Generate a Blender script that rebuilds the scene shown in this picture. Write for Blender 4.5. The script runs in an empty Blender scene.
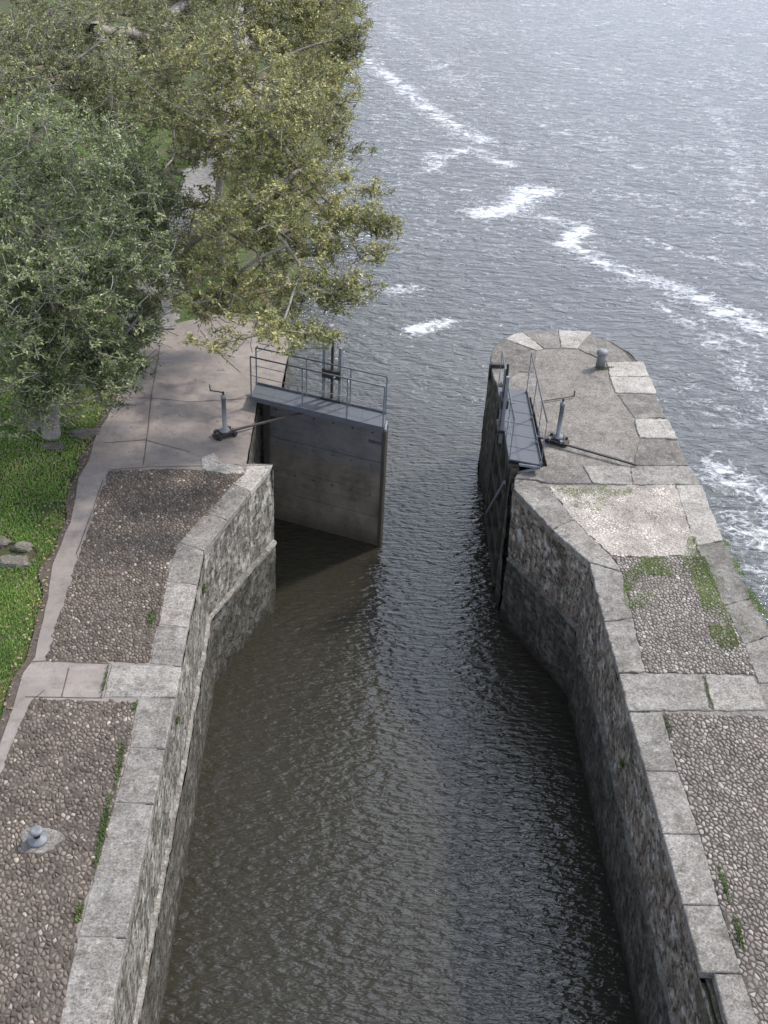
import bpy, bmesh, math, random
import numpy as np
from mathutils import Vector, Matrix, noise as mnoise
random.seed(7); rng = np.random.default_rng(7)
R_ = math.radians

# ------------------------------------------------------------------ camera
scene = bpy.context.scene
CAMH = 12.14; FPX = 1120.0
yc = Vector((-10, 759, -FPX)).normalized()
dn = Vector((-87, -1655, -FPX)).normalized()
zc = -dn; zc = (zc - yc * zc.dot(yc)).normalized(); xc = yc.cross(zc)
ROT = Matrix((xc, yc, zc))            # camera axes -> world axes
cd = bpy.data.cameras.new("camera"); cam = bpy.data.objects.new("camera", cd)
scene.collection.objects.link(cam)
cam.matrix_world = Matrix.Translation((0, 0, CAMH)) @ ROT.to_4x4()
cd.sensor_fit = 'VERTICAL'; cd.sensor_height = 36.0; cd.lens = FPX / 1024 * 36.0
cd.clip_start = 0.1; cd.clip_end = 6000
scene.camera = cam

def P(x, y, z=0.0):
    """photo sight line met with the level z -> a world point (surveying the place)"""
    d = ROT @ Vector((x - 384, -(y - 512), -FPX)); t = (z - CAMH) / d.z
    return Vector((d.x * t, d.y * t, z))

# ------------------------------------------------------------------ world and sun
SUN_EL, SUN_AZ = 44.0, 52.0           # azimuth from +Y towards +X
w = bpy.data.worlds.new("World"); scene.world = w; w.use_nodes = True
nt = w.node_tree; nt.nodes.clear()
out = nt.nodes.new('ShaderNodeOutputWorld'); bg = nt.nodes.new('ShaderNodeBackground')
sky = nt.nodes.new('ShaderNodeTexSky'); sky.sky_type = 'NISHITA'; sky.sun_disc = False
sky.sun_elevation = R_(SUN_EL); sky.sun_rotation = R_(SUN_AZ)
sky.air_density = 1.0; sky.dust_density = 3.0; sky.ozone_density = 1.0
tc = nt.nodes.new('ShaderNodeTexCoord'); cn = nt.nodes.new('ShaderNodeTexNoise')
cn.inputs['Scale'].default_value = 2.2; cn.inputs['Detail'].default_value = 6; cn.inputs['Distortion'].default_value = .4
cr = nt.nodes.new('ShaderNodeValToRGB')
cr.color_ramp.elements[0].position = .34; cr.color_ramp.elements[0].color = (.35, .35, .35, 1)
cr.color_ramp.elements[1].position = .62; cr.color_ramp.elements[1].color = (1, 1, 1, 1)
cm = nt.nodes.new('ShaderNodeMix'); cm.data_type = 'RGBA'
cc = nt.nodes.new('ShaderNodeRGB'); cc.outputs[0].default_value = (8.0, 8.75, 10.4, 1)   # cloud veil
nt.links.new(tc.outputs['Generated'], cn.inputs['Vector'])
nt.links.new(cn.outputs['Fac'], cr.inputs['Fac'])
# thick bright cloud low down and to the right, thinner blue grey overhead to the left
def wmath(op, a, b):
    q = nt.nodes.new('ShaderNodeMath'); q.operation = op
    for i_, v_ in enumerate((a, b)):
        if isinstance(v_, (int, float)): q.inputs[i_].default_value = v_
        else: nt.links.new(v_, q.inputs[i_])
    return q.outputs[0]
def wramp(v, a, b, lo=0., hi=1.):
    q = nt.nodes.new('ShaderNodeMapRange'); q.interpolation_type = 'SMOOTHSTEP'
    for k_, x_ in zip(('From Min', 'From Max', 'To Min', 'To Max'), (a, b, lo, hi)): q.inputs[k_].default_value = x_
    nt.links.new(v, q.inputs['Value']); return q.outputs[0]
sx = nt.nodes.new('ShaderNodeSeparateXYZ'); nt.links.new(tc.outputs['Generated'], sx.inputs[0])
side = wramp(wmath('ADD', sx.outputs[0], wmath('MULTIPLY', wmath('SUBTRACT', cn.outputs['Fac'], .5), .5)), -.12, .16, .12, 1.)
low = wramp(sx.outputs[2], .35, .6, 1., 0.)
fac = wmath('MAXIMUM', wmath('MULTIPLY', low, wramp(cn.outputs['Fac'], .3, .6, .6, 1.)), side)
nt.links.new(fac, cm.inputs['Factor'])
nt.links.new(sky.outputs['Color'], cm.inputs['A']); nt.links.new(cc.outputs[0], cm.inputs['B'])
# unseen bright cloud bank added high ahead, right of the lock axis, for water sheen
hi = wmath('MULTIPLY', wramp(wmath('ADD', sx.outputs[0], wmath('MULTIPLY', wmath('SUBTRACT', cn.outputs['Fac'], .5), .35)), -.07, .13), wramp(sx.outputs[1], .2, .5))
hi = wmath('MULTIPLY', hi, wramp(sx.outputs[0], .5, .8, 1., 0.))
hi = wmath('MULTIPLY', hi, wramp(sx.outputs[2], .93, .8)); hi = wmath('MULTIPLY', hi, wramp(sx.outputs[2], .42, .66))
gm = nt.nodes.new('ShaderNodeMix'); gm.data_type = 'RGBA'; gm.blend_type = 'ADD'; nt.links.new(hi, gm.inputs['Factor'])
nt.links.new(cm.outputs['Result'], gm.inputs['A']); gm.inputs['B'].default_value = (11.0, 12.2, 14.2, 1)
nt.links.new(gm.outputs['Result'], bg.inputs['Color'])
bg.inputs['Strength'].default_value = 0.10
nt.links.new(bg.outputs[0], out.inputs['Surface'])
sd = bpy.data.lights.new("sun", 'SUN'); sd.energy = 2.4; sd.angle = R_(4.5); sd.color = (1, .93, .84)
sun = bpy.data.objects.new("sun", sd); scene.collection.objects.link(sun)
sv = Vector((math.sin(R_(SUN_AZ)) * math.cos(R_(SUN_EL)), math.cos(R_(SUN_AZ)) * math.cos(R_(SUN_EL)), math.sin(R_(SUN_EL))))
sun.rotation_euler = sv.to_track_quat('Z', 'Y').to_euler()
vs = scene.view_settings
vs.view_transform = 'Standard'; vs.look = 'None'; vs.gamma = 1; vs.exposure = 0.98; vs.use_curve_mapping = False

WATER = -3.2
COL = scene.collection

# ------------------------------------------------------------------ object helpers
def tag(o, label=None, cat=None, group=None, kind=None):
    if label: o['label'] = label
    if cat: o['category'] = cat
    if group: o['group'] = group
    if kind: o['kind'] = kind
    return o
def empty(name, loc, label, cat, group=None):
    o = bpy.data.objects.new(name, None); COL.objects.link(o); o.location = loc
    o.empty_display_size = .2
    return tag(o, label, cat, group)
def link(name, me, m, parent=None, smooth=False):
    o = bpy.data.objects.new(name, me); COL.objects.link(o)
    if m: me.materials.append(m)
    if parent is not None:
        o.parent = parent
        o.matrix_parent_inverse = Matrix.Translation(-Vector(parent.location))
    if smooth:
        me.polygons.foreach_set('use_smooth', [True] * len(me.polygons))
    return o
def np_mesh(name, V, F):
    """V (n,3), F list of equal-size index rows"""
    V = np.asarray(V, np.float32); F = np.asarray(F, np.int32)
    me = bpy.data.meshes.new(name); k = F.shape[1]
    me.vertices.add(len(V)); me.vertices.foreach_set('co', V.ravel())
    me.loops.add(F.size); me.loops.foreach_set('vertex_index', F.ravel())
    me.polygons.add(len(F)); me.polygons.foreach_set('loop_start', np.arange(len(F), dtype=np.int32) * k)
    me.polygons.foreach_set('loop_total', np.full(len(F), k, np.int32))
    me.update(calc_edges=True); me.validate()
    return me
class MB:
    """collects boxes, bars, tubes and lathes into one mesh"""
    def __init__(s): s.v = []; s.f = []
    def add(s, v, f):
        n = len(s.v); s.v += [Vector(p) for p in v]; s.f += [[i + n for i in q] for q in f]
    def box(s, c, size, M=None, rz=0):
        x, y, z = [a / 2 for a in size]; R = Matrix.Rotation(rz, 3, 'Z'); c = Vector(c)
        vv = [Vector((i * x, j * y, k * z)) for i in (-1, 1) for j in (-1, 1) for k in (-1, 1)]
        vv = [R @ p + c for p in vv]
        if M: vv = [M @ p for p in vv]
        s.add(vv, [(0, 1, 3, 2), (4, 6, 7, 5), (0, 4, 5, 1), (2, 3, 7, 6), (0, 2, 6, 4), (1, 5, 7, 3)])
    def tube(s, pts, r, n=8, M=None, closed=True):
        pts = [Vector(p) for p in pts]
        if M: pts = [M @ p for p in pts]
        rs = r if isinstance(r, (list, tuple)) else [r] * len(pts)
        rings = []; up = None
        for i, p in enumerate(pts):
            a = pts[max(0, i - 1)]; b = pts[min(len(pts) - 1, i + 1)]
            t = (b - a).normalized()
            if up is None or abs(up.dot(t)) > .98: up = t.orthogonal().normalized()
            u = (up - t * up.dot(t)).normalized(); up = u; v = t.cross(u)
            rings.append([p + (u * math.cos(2 * math.pi * k / n) + v * math.sin(2 * math.pi * k / n)) * rs[i] for k in range(n)])
        vv = [q for r_ in rings for q in r_]; ff = []
        for i in range(len(pts) - 1):
            for k in range(n):
                ff.append((i * n + k, i * n + (k + 1) % n, (i + 1) * n + (k + 1) % n, (i + 1) * n + k))
        if closed: ff.append(tuple(range(n))[::-1]); ff.append(tuple((len(pts) - 1) * n + k for k in range(n)))
        s.add(vv, ff)
    def bar(s, a, b, wd, ht, M=None):
        a = Vector(a); b = Vector(b); t = (b - a).normalized()
        u = t.cross(Vector((0, 0, 1)))
        u = u.normalized() if u.length > 1e-3 else Vector((1, 0, 0)); v = u.cross(t)
        vv = [p + u * i * wd / 2 + v * j * ht / 2 for p in (a, b) for i in (-1, 1) for j in (-1, 1)]
        if M: vv = [M @ p for p in vv]
        s.add(vv, [(0, 1, 3, 2), (4, 6, 7, 5), (0, 4, 5, 1), (2, 3, 7, 6), (0, 2, 6, 4), (1, 5, 7, 3)])
    def lathe(s, prof, c=(0, 0, 0), n=24):
        c = Vector(c); vv = []; ff = []
        for r, z in prof:
            vv += [c + Vector((r * math.cos(2 * math.pi * k / n), r * math.sin(2 * math.pi * k / n), z)) for k in range(n)]
        for i in range(len(prof) - 1):
            for k in range(n): ff.append((i * n + k, i * n + (k + 1) % n, (i + 1) * n + (k + 1) % n, (i + 1) * n + k))
        ff.append(tuple((len(prof) - 1) * n + k for k in range(n))); ff.append(tuple(range(n))[::-1])
        s.add(vv, ff)
    def build(s, name, m, parent=None, bevel=0, smooth=False):
        me = bpy.data.meshes.new(name); me.from_pydata([tuple(p) for p in s.v], [], s.f)
        bm = bmesh.new(); bm.from_mesh(me); bmesh.ops.recalc_face_normals(bm, faces=bm.faces)
        if bevel: bmesh.ops.bevel(bm, geom=bm.edges[:], offset=bevel, segments=1, affect='EDGES', clamp_overlap=True)
        bm.to_mesh(me); bm.free()
        o = link(name, me, m, parent)
        if smooth:
            for p in me.polygons: p.use_smooth = len(p.vertices) == 4
        return o

# ------------------------------------------------------------------ materials
class N:
    def __init__(s, name):
        s.m = bpy.data.materials.new(name); s.m.use_nodes = True; s.t = s.m.node_tree; s.t.nodes.clear()
        s.out = s.n('ShaderNodeOutputMaterial'); s.b = s.n('ShaderNodeBsdfPrincipled')
        s.l(s.b.outputs[0], s.out.inputs['Surface'])
        g = s.n('ShaderNodeNewGeometry'); s.pos = g.outputs['Position']; s.geo = g
    def n(s, k): return s.t.nodes.new(k)
    def l(s, a, b): s.t.links.new(a, b)
    def val(s, inp, v):
        if hasattr(v, 'is_linked') or isinstance(v, bpy.types.NodeSocket): s.l(v, inp)
        else: inp.default_value = v
    def noise(s, scale, detail=6, rough=.55, vec=None, st=None, dist=0, col=False):
        q = s.n('ShaderNodeTexNoise'); q.inputs['Scale'].default_value = scale; q.inputs['Detail'].default_value = detail
        q.inputs['Roughness'].default_value = rough; q.inputs['Distortion'].default_value = dist
        v = vec or s.pos
        if st:
            mp = s.n('ShaderNodeMapping'); mp.inputs['Scale'].default_value = st; s.l(v, mp.inputs['Vector']); v = mp.outputs[0]
        s.l(v, q.inputs['Vector']); return q.outputs['Color' if col else 'Fac']
    def vor(s, scale, feat='F1', st=None, out_='Distance', vec=None):
        q = s.n('ShaderNodeTexVoronoi'); q.feature = feat; q.inputs['Scale'].default_value = scale
        v = vec or s.pos
        if st:
            mp = s.n('ShaderNodeMapping'); mp.inputs['Scale'].default_value = st; s.l(v, mp.inputs['Vector']); v = mp.outputs[0]
        s.l(v, q.inputs['Vector']); return q.outputs[out_]
    def ramp(s, v, a, b, lo=0., hi=1.):
        q = s.n('ShaderNodeMapRange'); q.inputs['From Min'].default_value = a; q.inputs['From Max'].default_value = b
        q.inputs['To Min'].default_value = lo; q.inputs['To Max'].default_value = hi; q.clamp = True
        s.val(q.inputs['Value'], v); return q.outputs[0]
    def math(s, op, a, b=0.):
        q = s.n('ShaderNodeMath'); q.operation = op; s.val(q.inputs[0], a); s.val(q.inputs[1], b); return q.outputs[0]
    def mix(s, f, a, b, mode='MIX'):
        q = s.n('ShaderNodeMix'); q.data_type = 'RGBA'; q.blend_type = mode
        s.val(q.inputs['Factor'], f)
        for k, v in (('A', a), ('B', b)):
            if isinstance(v, (tuple, list)): q.inputs[k].default_value = (*v[:3], 1)
            else: s.l(v, q.inputs[k])
        return q.outputs['Result']
    def bump(s, h, dist, strength=1., prev=None):
        q = s.n('ShaderNodeBump'); q.inputs['Distance'].default_value = dist; q.inputs['Strength'].default_value = strength
        s.val(q.inputs['Height'], h)
        if prev is not None: s.l(prev, q.inputs['Normal'])
        return q.outputs[0]
    def done(s, col, rough=.85, normal=None, spec=.3, metal=0.):
        if isinstance(col, (tuple, list)): s.b.inputs['Base Color'].default_value = (*col[:3], 1)
        else: s.l(col, s.b.inputs['Base Color'])
        s.val(s.b.inputs['Roughness'], rough); s.b.inputs['Specular IOR Level'].default_value = spec
        s.val(s.b.inputs['Metallic'], metal)
        if normal is not None: s.l(normal, s.b.inputs['Normal'])
        return s.m
    def z(s):
        q = s.n('ShaderNodeSeparateXYZ'); s.l(s.pos, q.inputs[0]); return q.outputs[2]
    def objrand(s):
        q = s.n('ShaderNodeObjectInfo'); return q.outputs['Random']

def stone(name, c1, c2, lichen=(.55, .54, .5), lich=.6, dark=(.06, .055, .045), drk=.6, bumpd=.012, sc=1.0, moss=0.0, vary=.3):
    k = N(name)
    big = k.noise(1.6 * sc, 8, .6); c = k.mix(k.ramp(big, .35, .68), c1, c2)
    r = k.objrand(); c = k.mix(1.0, c, k.mix(r, (1 - vary,) * 3, (1 + vary * .5,) * 3), 'MULTIPLY')
    fine = k.noise(34 * sc, 8, .7); c = k.mix(k.ramp(fine, .36, .62), k.mix(1.0, c, (.45, .43, .41), 'MULTIPLY'), k.mix(1.0, c, (1.22, 1.2, 1.18), 'MULTIPLY'))
    dk = k.noise(5 * sc, 10, .72, dist=.3); c = k.mix(k.ramp(dk, .50, .63, 0, drk), c, dark); d2 = k.noise(1.9 * sc, 9, .75); c = k.mix(k.ramp(d2, .52, .66, 0, drk * .55), c, tuple(x * 1.7 for x in dark))
    li = k.noise(9 * sc, 10, .8); c = k.mix(k.ramp(li, .53, .68, 0, lich * .8), c, lichen); l2 = k.noise(1.7 * sc, 9, .72); c = k.mix(k.ramp(l2, .50, .68, 0, lich * .45), c, lichen)
    pit = k.noise(26 * sc, 6, .65); c = k.mix(k.ramp(pit, .43, .35, 0, .75), c, dark)
    if moss:
        mo = k.noise(3.1, 8, .7); c = k.mix(k.ramp(mo, .60, .72, 0, moss), c, (.07, .11, .03))
    h = k.math('ADD', k.math('MULTIPLY', fine, .5), k.math('ADD', big, k.math('MULTIPLY', pit, .25)))
    return k.done(c, .9, k.bump(h, bumpd), .2)

M = {}
M['coping'] = stone('coping stone', (.19, .178, .165), (.28, .263, .243), lich=.55, moss=.25)
M['coping_dark'] = stone('weathered grey stone', (.15, .14, .13), (.22, .205, .19), lich=.45, moss=.35)
M['coping_pale'] = stone('pale limestone', (.30, .285, .262), (.42, .40, .37), lichen=(.56, .54, .5), lich=.6, drk=.4, vary=.12)
M['mortar'] = stone('mortar bed', (.09, .082, .072), (.15, .135, .12), lich=.3, moss=.3)
M['pier_slab'] = stone('pier concrete', (.15, .138, .125), (.225, .208, .19), lich=.35, drk=.45, moss=.2, sc=.9)
M['ledge'] = stone('ledge stone', (.18, .17, .15), (.32, .30, .27), lich=.7, drk=.9, moss=.3)
M['ledge_dark'] = stone('stained ledge stone', (.11, .10, .085), (.19, .175, .155), lich=.45, drk=.9, moss=.3)
M['edge_moss'] = stone('wet mossy edge', (.05, .05, .035), (.11, .10, .07), lich=.25, moss=.6)

def concrete():
    k = N('plaza concrete')
    big = k.noise(.55, 6, .55, dist=.5); c = k.mix(k.ramp(big, .3, .7), (.19, .163, .147), (.29, .253, .23))
    st = k.noise(2.2, 9, .65, st=(.5, 1.6, 1), dist=.8); c = k.mix(k.ramp(st, .5, .75, 0, .45), c, (.37, .33, .30))
    fine = k.noise(45, 8, .7); c = k.mix(k.ramp(fine, .25, .75), k.mix(1., c, (.8, .79, .78), 'MULTIPLY'), c)
    dk = k.noise(3, 10, .78); c = k.mix(k.ramp(dk, .48, .64, 0, .6), c, (.11, .093, .083)); c = k.mix(k.ramp(k.noise(1.1, 7, .65), .5, .7, 0, .5), c, (.17, .15, .135))
    return k.done(c, .88, k.bump(k.math('ADD', fine, big), .006), .25)
M['concrete'] = concrete()

def cobble(name, a, b, c3, pale=0.):
    k = N(name); ri = k.geo.outputs['Random Per Island']
    q = k.n('ShaderNodeValToRGB'); e = q.color_ramp.elements
    e[0].position = 0; e[0].color = (*a, 1); e[1].position = 1; e[1].color = (*c3, 1)
    n2 = e.new(.55); n2.color = (*b, 1); n3 = e.new(.93); n3.color = (*[x * 1.25 for x in b], 1)
    k.l(ri, q.inputs[0]); c = q.outputs[0]
    big = k.noise(1.3, 6, .6); c = k.mix(1., c, k.mix(k.ramp(big, .35, .65), (.78, .77, .76), (1.18, 1.15, 1.12)), 'MULTIPLY')
    fine = k.noise(50, 6, .7); c = k.mix(k.ramp(fine, .3, .7), k.mix(1., c, (.65, .64, .62), 'MULTIPLY'), c)
    if pale: c = k.mix(k.ramp(k.noise(3, 7, .6), .25, .6, 0, pale), c, (.45, .415, .38)); c = k.mix(1., c, k.mix(k.ramp(k.noise(.9, 8, .7), .40, .58), (.42, .40, .385), (1.3, 1.28, 1.24)), 'MULTIPLY')
    return k.done(c, .85, k.bump(fine, .006), .25)
M['cobble'] = cobble('river cobbles', (.082, .066, .053), (.175, .145, .121), (.42, .37, .315))
M['cobble_grey'] = cobble('grey cobbles', (.16, .143, .131), (.245, .222, .205), (.40, .37, .345))
M['cobble_mid'] = cobble('light grey cobbles', (.17, .155, .14), (.27, .25, .23), (.5, .47, .44))
M['cobble_pale'] = cobble('pale flat cobbles', (.30, .27, .245), (.40, .365, .335), (.56, .52, .48), .75)
M['cob_bed'] = stone('cobble bed', (.055, .046, .039), (.10, .085, .073), lich=.1, drk=.3)
M['cob_bed_pale'] = stone('pale mortar bed', (.24, .22, .2), (.38, .35, .32), lich=.3, drk=.35)

def masonry(name, c1, c2, cd_, pale_amt=.5, low=False):
    """rubble masonry; UV = (length along wall, height) in metres"""
    k = N(name); uv = k.n('ShaderNodeUVMap').outputs[0]
    wv = k.noise(3, 5, .6, vec=uv, col=True)
    q = k.n('ShaderNodeVectorMath'); q.operation = 'MULTIPLY_ADD'
    k.l(wv, q.inputs[0]); q.inputs[1].default_value = (.06, .06, 0); k.l(uv, q.inputs[2]); duv = q.outputs[0]
    v1 = k.vor(3.6, 'F1', st=(1, 1.9, 1), out_='Color', vec=duv); ve = k.vor(3.6, 'DISTANCE_TO_EDGE', st=(1, 1.9, 1), vec=duv)
    joint = k.ramp(k.math('ADD', ve, k.math('MULTIPLY', k.noise(12, 6, .7, vec=uv), .06)), .03, .10)
    big = k.noise(1.1, 8, .65, vec=uv); c = k.mix(k.ramp(big, .35, .65), c1, c2)
    c = k.mix(.4, c, k.mix(1., c, k.mix(k.ramp(v1, .2, .8), (.5, .5, .48), (1.5, 1.45, 1.4)), 'MULTIPLY')); c = k.mix(k.ramp(joint, 0, 1, .28, 0), c, cd_)
    strk = k.noise(3.5, 9, .7, vec=uv, st=(2.4, .35, 1), dist=.2); c = k.mix(k.ramp(strk, .47, .62, 0, .85), c, cd_)
    li = k.noise(3.4, 9, .72, vec=uv, st=(1, .8, 1)); c = k.mix(k.ramp(li, .51, .60, 0, pale_amt), c, (.46, .45, .41))
    bl = k.noise(1.9, 9, .74, vec=uv, st=(1, .8, 1)); c = k.mix(k.ramp(bl, .50, .60, 0, .62), c, cd_); c = k.mix(k.ramp(k.noise(4.2, 9, .75, vec=uv), .56, .62, 0, pale_amt * .8), c, (.5, .49, .45)); pit = k.noise(8, 8, .7, vec=uv); c = k.mix(k.ramp(pit, .45, .40, 0, .9), c, (.03, .028, .022))
    mo = k.noise(2.3, 8, .7, vec=uv); c = k.mix(k.ramp(mo, .58, .70, 0, .45), c, (.055, .065, .03))
    zz = k.z(); c = k.mix(k.ramp(zz, WATER + .35, WATER + .05, 0, .75), c, (.035, .032, .022))
    h = k.math('ADD', k.math('MULTIPLY', joint, .2), k.math('ADD', k.math('MULTIPLY', k.ramp(pit, .36, .5), .6), k.math('MULTIPLY', k.noise(30, 8, .7), .5)))
    return k.done(c, .85, k.bump(h, .035), .25)
M['wall_up'] = masonry('upper rubble masonry', (.15, .14, .12), (.29, .27, .24), (.055, .049, .04), .62)
M['wall_low'] = masonry('lower damp masonry', (.07, .065, .052), (.125, .118, .098), (.036, .033, .026), .22)
M['wall_up_dark'] = masonry('upper stained masonry', (.18, .145, .115), (.29, .25, .205), (.055, .045, .035), .75)
M['wall_low_dark'] = masonry('lower wet masonry', (.075, .071, .06), (.125, .117, .10), (.036, .034, .028), .2)

def metal(name, c, rough=.45, met=.3, var=.25, rust=0.):
    k = N(name); f = k.noise(9, 7, .65)
    col = k.mix(k.ramp(f, .3, .7), tuple(x * (1 - var) for x in c), tuple(x * (1 + var) for x in c))
    if rust: col = k.mix(k.ramp(k.noise(22, 8, .7), .52, .66, 0, rust), col, (.13, .06, .03))
    return k.done(col, k.ramp(f, .3, .7, rough - .1, rough + .1), k.bump(k.noise(60, 4, .6), .002), .4, met)
M['galv'] = metal('galvanised steel', (.16, .172, .19), .55, .15)
M['deck'] = metal('blue grey steel deck', (.075, .083, .096), .6, .1, .2)
M['rail'] = metal('dark grey rail paint', (.07, .075, .085), .5, .2)
M['bollard'] = metal('dull bollard steel', (.15, .155, .165), .6, .15)
M['iron'] = metal('black oily iron', (.035, .033, .032), .5, .4, .3, .35)
M['rust_iron'] = metal('rusty iron bar', (.07, .06, .055), .6, .3, .3, .6)
M['post_paint'] = metal('pale grey post paint', (.17, .175, .18), .55, .1, .15, .15)

def gate_mat():
    k = N('weathered gate boards'); z = k.z()
    f = k.noise(2.2, 9, .65, st=(1, 1, .6)); vs_ = k.noise(2.2, 9, .75, st=(.6, .6, 3.2))
    top = k.mix(k.ramp(f, .3, .7), (.095, .092, .092), (.155, .15, .148))
    bot = k.mix(k.ramp(f, .3, .7), (.105, .088, .066), (.21, .18, .14))
    c = k.mix(k.ramp(k.math('ADD', z, k.math('MULTIPLY', k.noise(3, 6, .6), .5)), -.75, -1.15), top, bot)
    c = k.mix(k.ramp(vs_, .5, .68, 0, .5), c, (.04, .035, .028))
    c = k.mix(k.ramp(k.noise(28, 8, .75), .56, .66, 0, .45), c, (.2, .185, .16))
    c = k.mix(k.ramp(z, WATER + .5, WATER + .1, 0, .6), c, (.03, .026, .018))
    return k.done(c, .75, k.bump(k.noise(30, 8, .7), .01), .25)
M['gate'] = gate_mat()
M['timber'] = metal('wet dark timber', (.05, .045, .036), .75, 0, .35)

def water_mat():
    k = N('river water')
    at = k.n('ShaderNodeAttribute'); at.attribute_name = 'foam'; foam_a = at.outputs['Fac']
    a2 = k.n('ShaderNodeAttribute'); a2.attribute_name = 'chop'; chop = a2.outputs['Fac']
    # foam lace
    n1 = k.noise(1.1, 9, .72, st=(1, 1.6, 1), dist=1.2); n2 = k.math('SUBTRACT', 1., k.vor(4.5, 'SMOOTH_F1', st=(1, 1.4, 1)))
    fm = k.math('ADD', k.math('MULTIPLY', n1, .82), k.math('MULTIPLY', k.math('ADD', n2, k.math('MULTIPLY', k.noise(9, 5, .7), .5)), .12))
    thr = k.ramp(foam_a, 0, 1, .72, .37)
    wv = k.n('ShaderNodeVectorMath'); wv.operation = 'MULTIPLY_ADD'; k.l(k.noise(2.2, 4, .6, col=True), wv.inputs[0]); wv.inputs[1].default_value = (.5, .5, 0); k.l(k.pos, wv.inputs[2])
    lace = k.ramp(k.vor(3.4, 'DISTANCE_TO_EDGE', st=(1, 1.3, 1), vec=wv.outputs[0]), .13, .02)
    d = k.math('SUBTRACT', fm, thr)
    core = k.math('MULTIPLY', k.ramp(d, .0, .10), k.ramp(k.noise(7, 6, .75), .30, .52, .35, 1.))
    net = k.math('MULTIPLY', k.math('MULTIPLY', k.ramp(d, -.08, .0), lace), .5)
    foam = k.math('MULTIPLY', k.math('MAXIMUM', core, net), k.ramp(foam_a, .02, .2))
    body = k.mix(chop, (.029, .0265, .019), (.085, .091, .095))
    murk = k.noise(.25, 4, .5); body = k.mix(1., body, k.mix(murk, (.85, .85, .85), (1.12, 1.12, 1.12)), 'MULTIPLY')
    col = k.mix(foam, body, (.72, .74, .77))
    # ripples: short crests running across the channel, plus chop out on the river
    r1 = k.noise(3.7, 2.4, .5, st=(1, 2.7, 1), dist=.35)
    r2 = k.noise(9, 2, .5, st=(1, 2.0, 1), dist=.4)
    sw = k.noise(.9, 2, .5, st=(1, 1.6, 1), dist=.4)
    hl = k.math('ADD', k.math('MULTIPLY', r1, .75), k.math('MULTIPLY', r2, .12))
    c1 = k.noise(1.5, 5, .62, st=(1, 1.9, 1), dist=.9)
    hr = k.math('ADD', k.math('MULTIPLY', c1, 2.3), k.math('ADD', k.math('MULTIPLY', r1, .3), k.math('MULTIPLY', sw, 1.2)))
    h = k.math('ADD', k.math('MULTIPLY', k.math('MULTIPLY', hl, .46), k.math('SUBTRACT', 1., chop)), k.math('MULTIPLY', hr, chop))
    h = k.math('ADD', h, k.math('MULTIPLY', foam, .15))
    m = k.done(col, k.math('ADD', k.math('ADD', .07, k.math('MULTIPLY', chop, .05)), k.math('MULTIPLY', foam, .6)), k.bump(h, .16), .5)
    k.b.inputs['IOR'].default_value = 1.38
    return m
M['water'] = water_mat()

def ground_mat():
    k = N('soil and turf'); n = k.noise(1.4, 9, .65); f = k.noise(18, 8, .7)
    c = k.mix(k.ramp(n, .40, .62), (.085, .072, .048), (.06, .095, .03))
    c = k.mix(k.ramp(f, .35, .7), k.mix(1., c, (.6, .6, .6), 'MULTIPLY'), k.mix(1., c, (1.2, 1.2, 1.2), 'MULTIPLY'))
    c = k.mix(k.ramp(k.noise(.5, 6, .6), .56, .68, 0, .8), c, (.19, .115, .08))
    return k.done(c, .95, k.bump(f, .03), .15)
M['ground'] = ground_mat()
def simple(name, c1, c2, sc=8, rough=.9, b=.02):
    k = N(name); f = k.noise(sc, 8, .7)
    return k.done(k.mix(k.ramp(f, .3, .7), c1, c2), rough, k.bump(f, b), .2)
M['soil'] = simple('bare soil', (.055, .042, .035), (.12, .095, .08), 14)
M['path'] = simple('pale gravel', (.10, .092, .085), (.27, .252, .24), 6)
M['rock'] = stone('field rock', (.13, .12, .10), (.22, .20, .17), lich=.3, moss=.6)
def leafmat(name, stops, transl=.25, rough=.5):
    k = N(name); ri = k.geo.outputs['Random Per Island']
    q = k.n('ShaderNodeValToRGB'); e = q.color_ramp.elements
    for i, (p, c) in enumerate(stops):
        el = e[i] if i < 2 else e.new(p)
        el.position = p; el.color = (*c, 1)
    k.l(k.math('ADD', k.math('MULTIPLY', ri, .5), k.ramp(k.noise(.8, 3, .5), .3, .7, 0, .5)), q.inputs[0])
    m = k.done(q.outputs[0], rough, None, .35)
    tr = k.n('ShaderNodeBsdfTranslucent'); k.l(q.outputs[0], tr.inputs[0]); ms = k.n('ShaderNodeMixShader'); ms.inputs[0].default_value = transl
    k.l(k.b.outputs[0], ms.inputs[1]); k.l(tr.outputs[0], ms.inputs[2]); k.l(ms.outputs[0], k.out.inputs['Surface'])
    return m
M['leaf_green'] = leafmat('green leaves', [(0, (.065, .085, .033)), (1, (.60, .62, .37)), (.35, (.125, .16, .06)), (.7, (.29, .33, .15))])
M['leaf_yellow'] = leafmat('yellowing leaves', [(0, (.075, .078, .03)), (1, (.72, .63, .29)), (.35, (.17, .18, .06)), (.7, (.38, .37, .14))])
M['leaf_olive'] = leafmat('olive leaves', [(0, (.07, .078, .03)), (1, (.64, .60, .31)), (.35, (.145, .16, .06)), (.7, (.33, .34, .15))])
M['grass'] = leafmat('grass blades', [(0, (.08, .14, .03)), (1, (.54, .57, .20)), (.35, (.16, .28, .055)), (.7, (.30, .42, .11))], .2)
M['weed'] = leafmat('weeds', [(0, (.06, .085, .03)), (1, (.24, .28, .12)), (.35, (.10, .135, .05)), (.7, (.16, .20, .08))], .2)
M['moss'] = leafmat('moss', [(0, (.09, .13, .03)), (1, (.40, .46, .17)), (.35, (.16, .22, .055)), (.7, (.26, .33, .09))], .1, .8)
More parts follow.
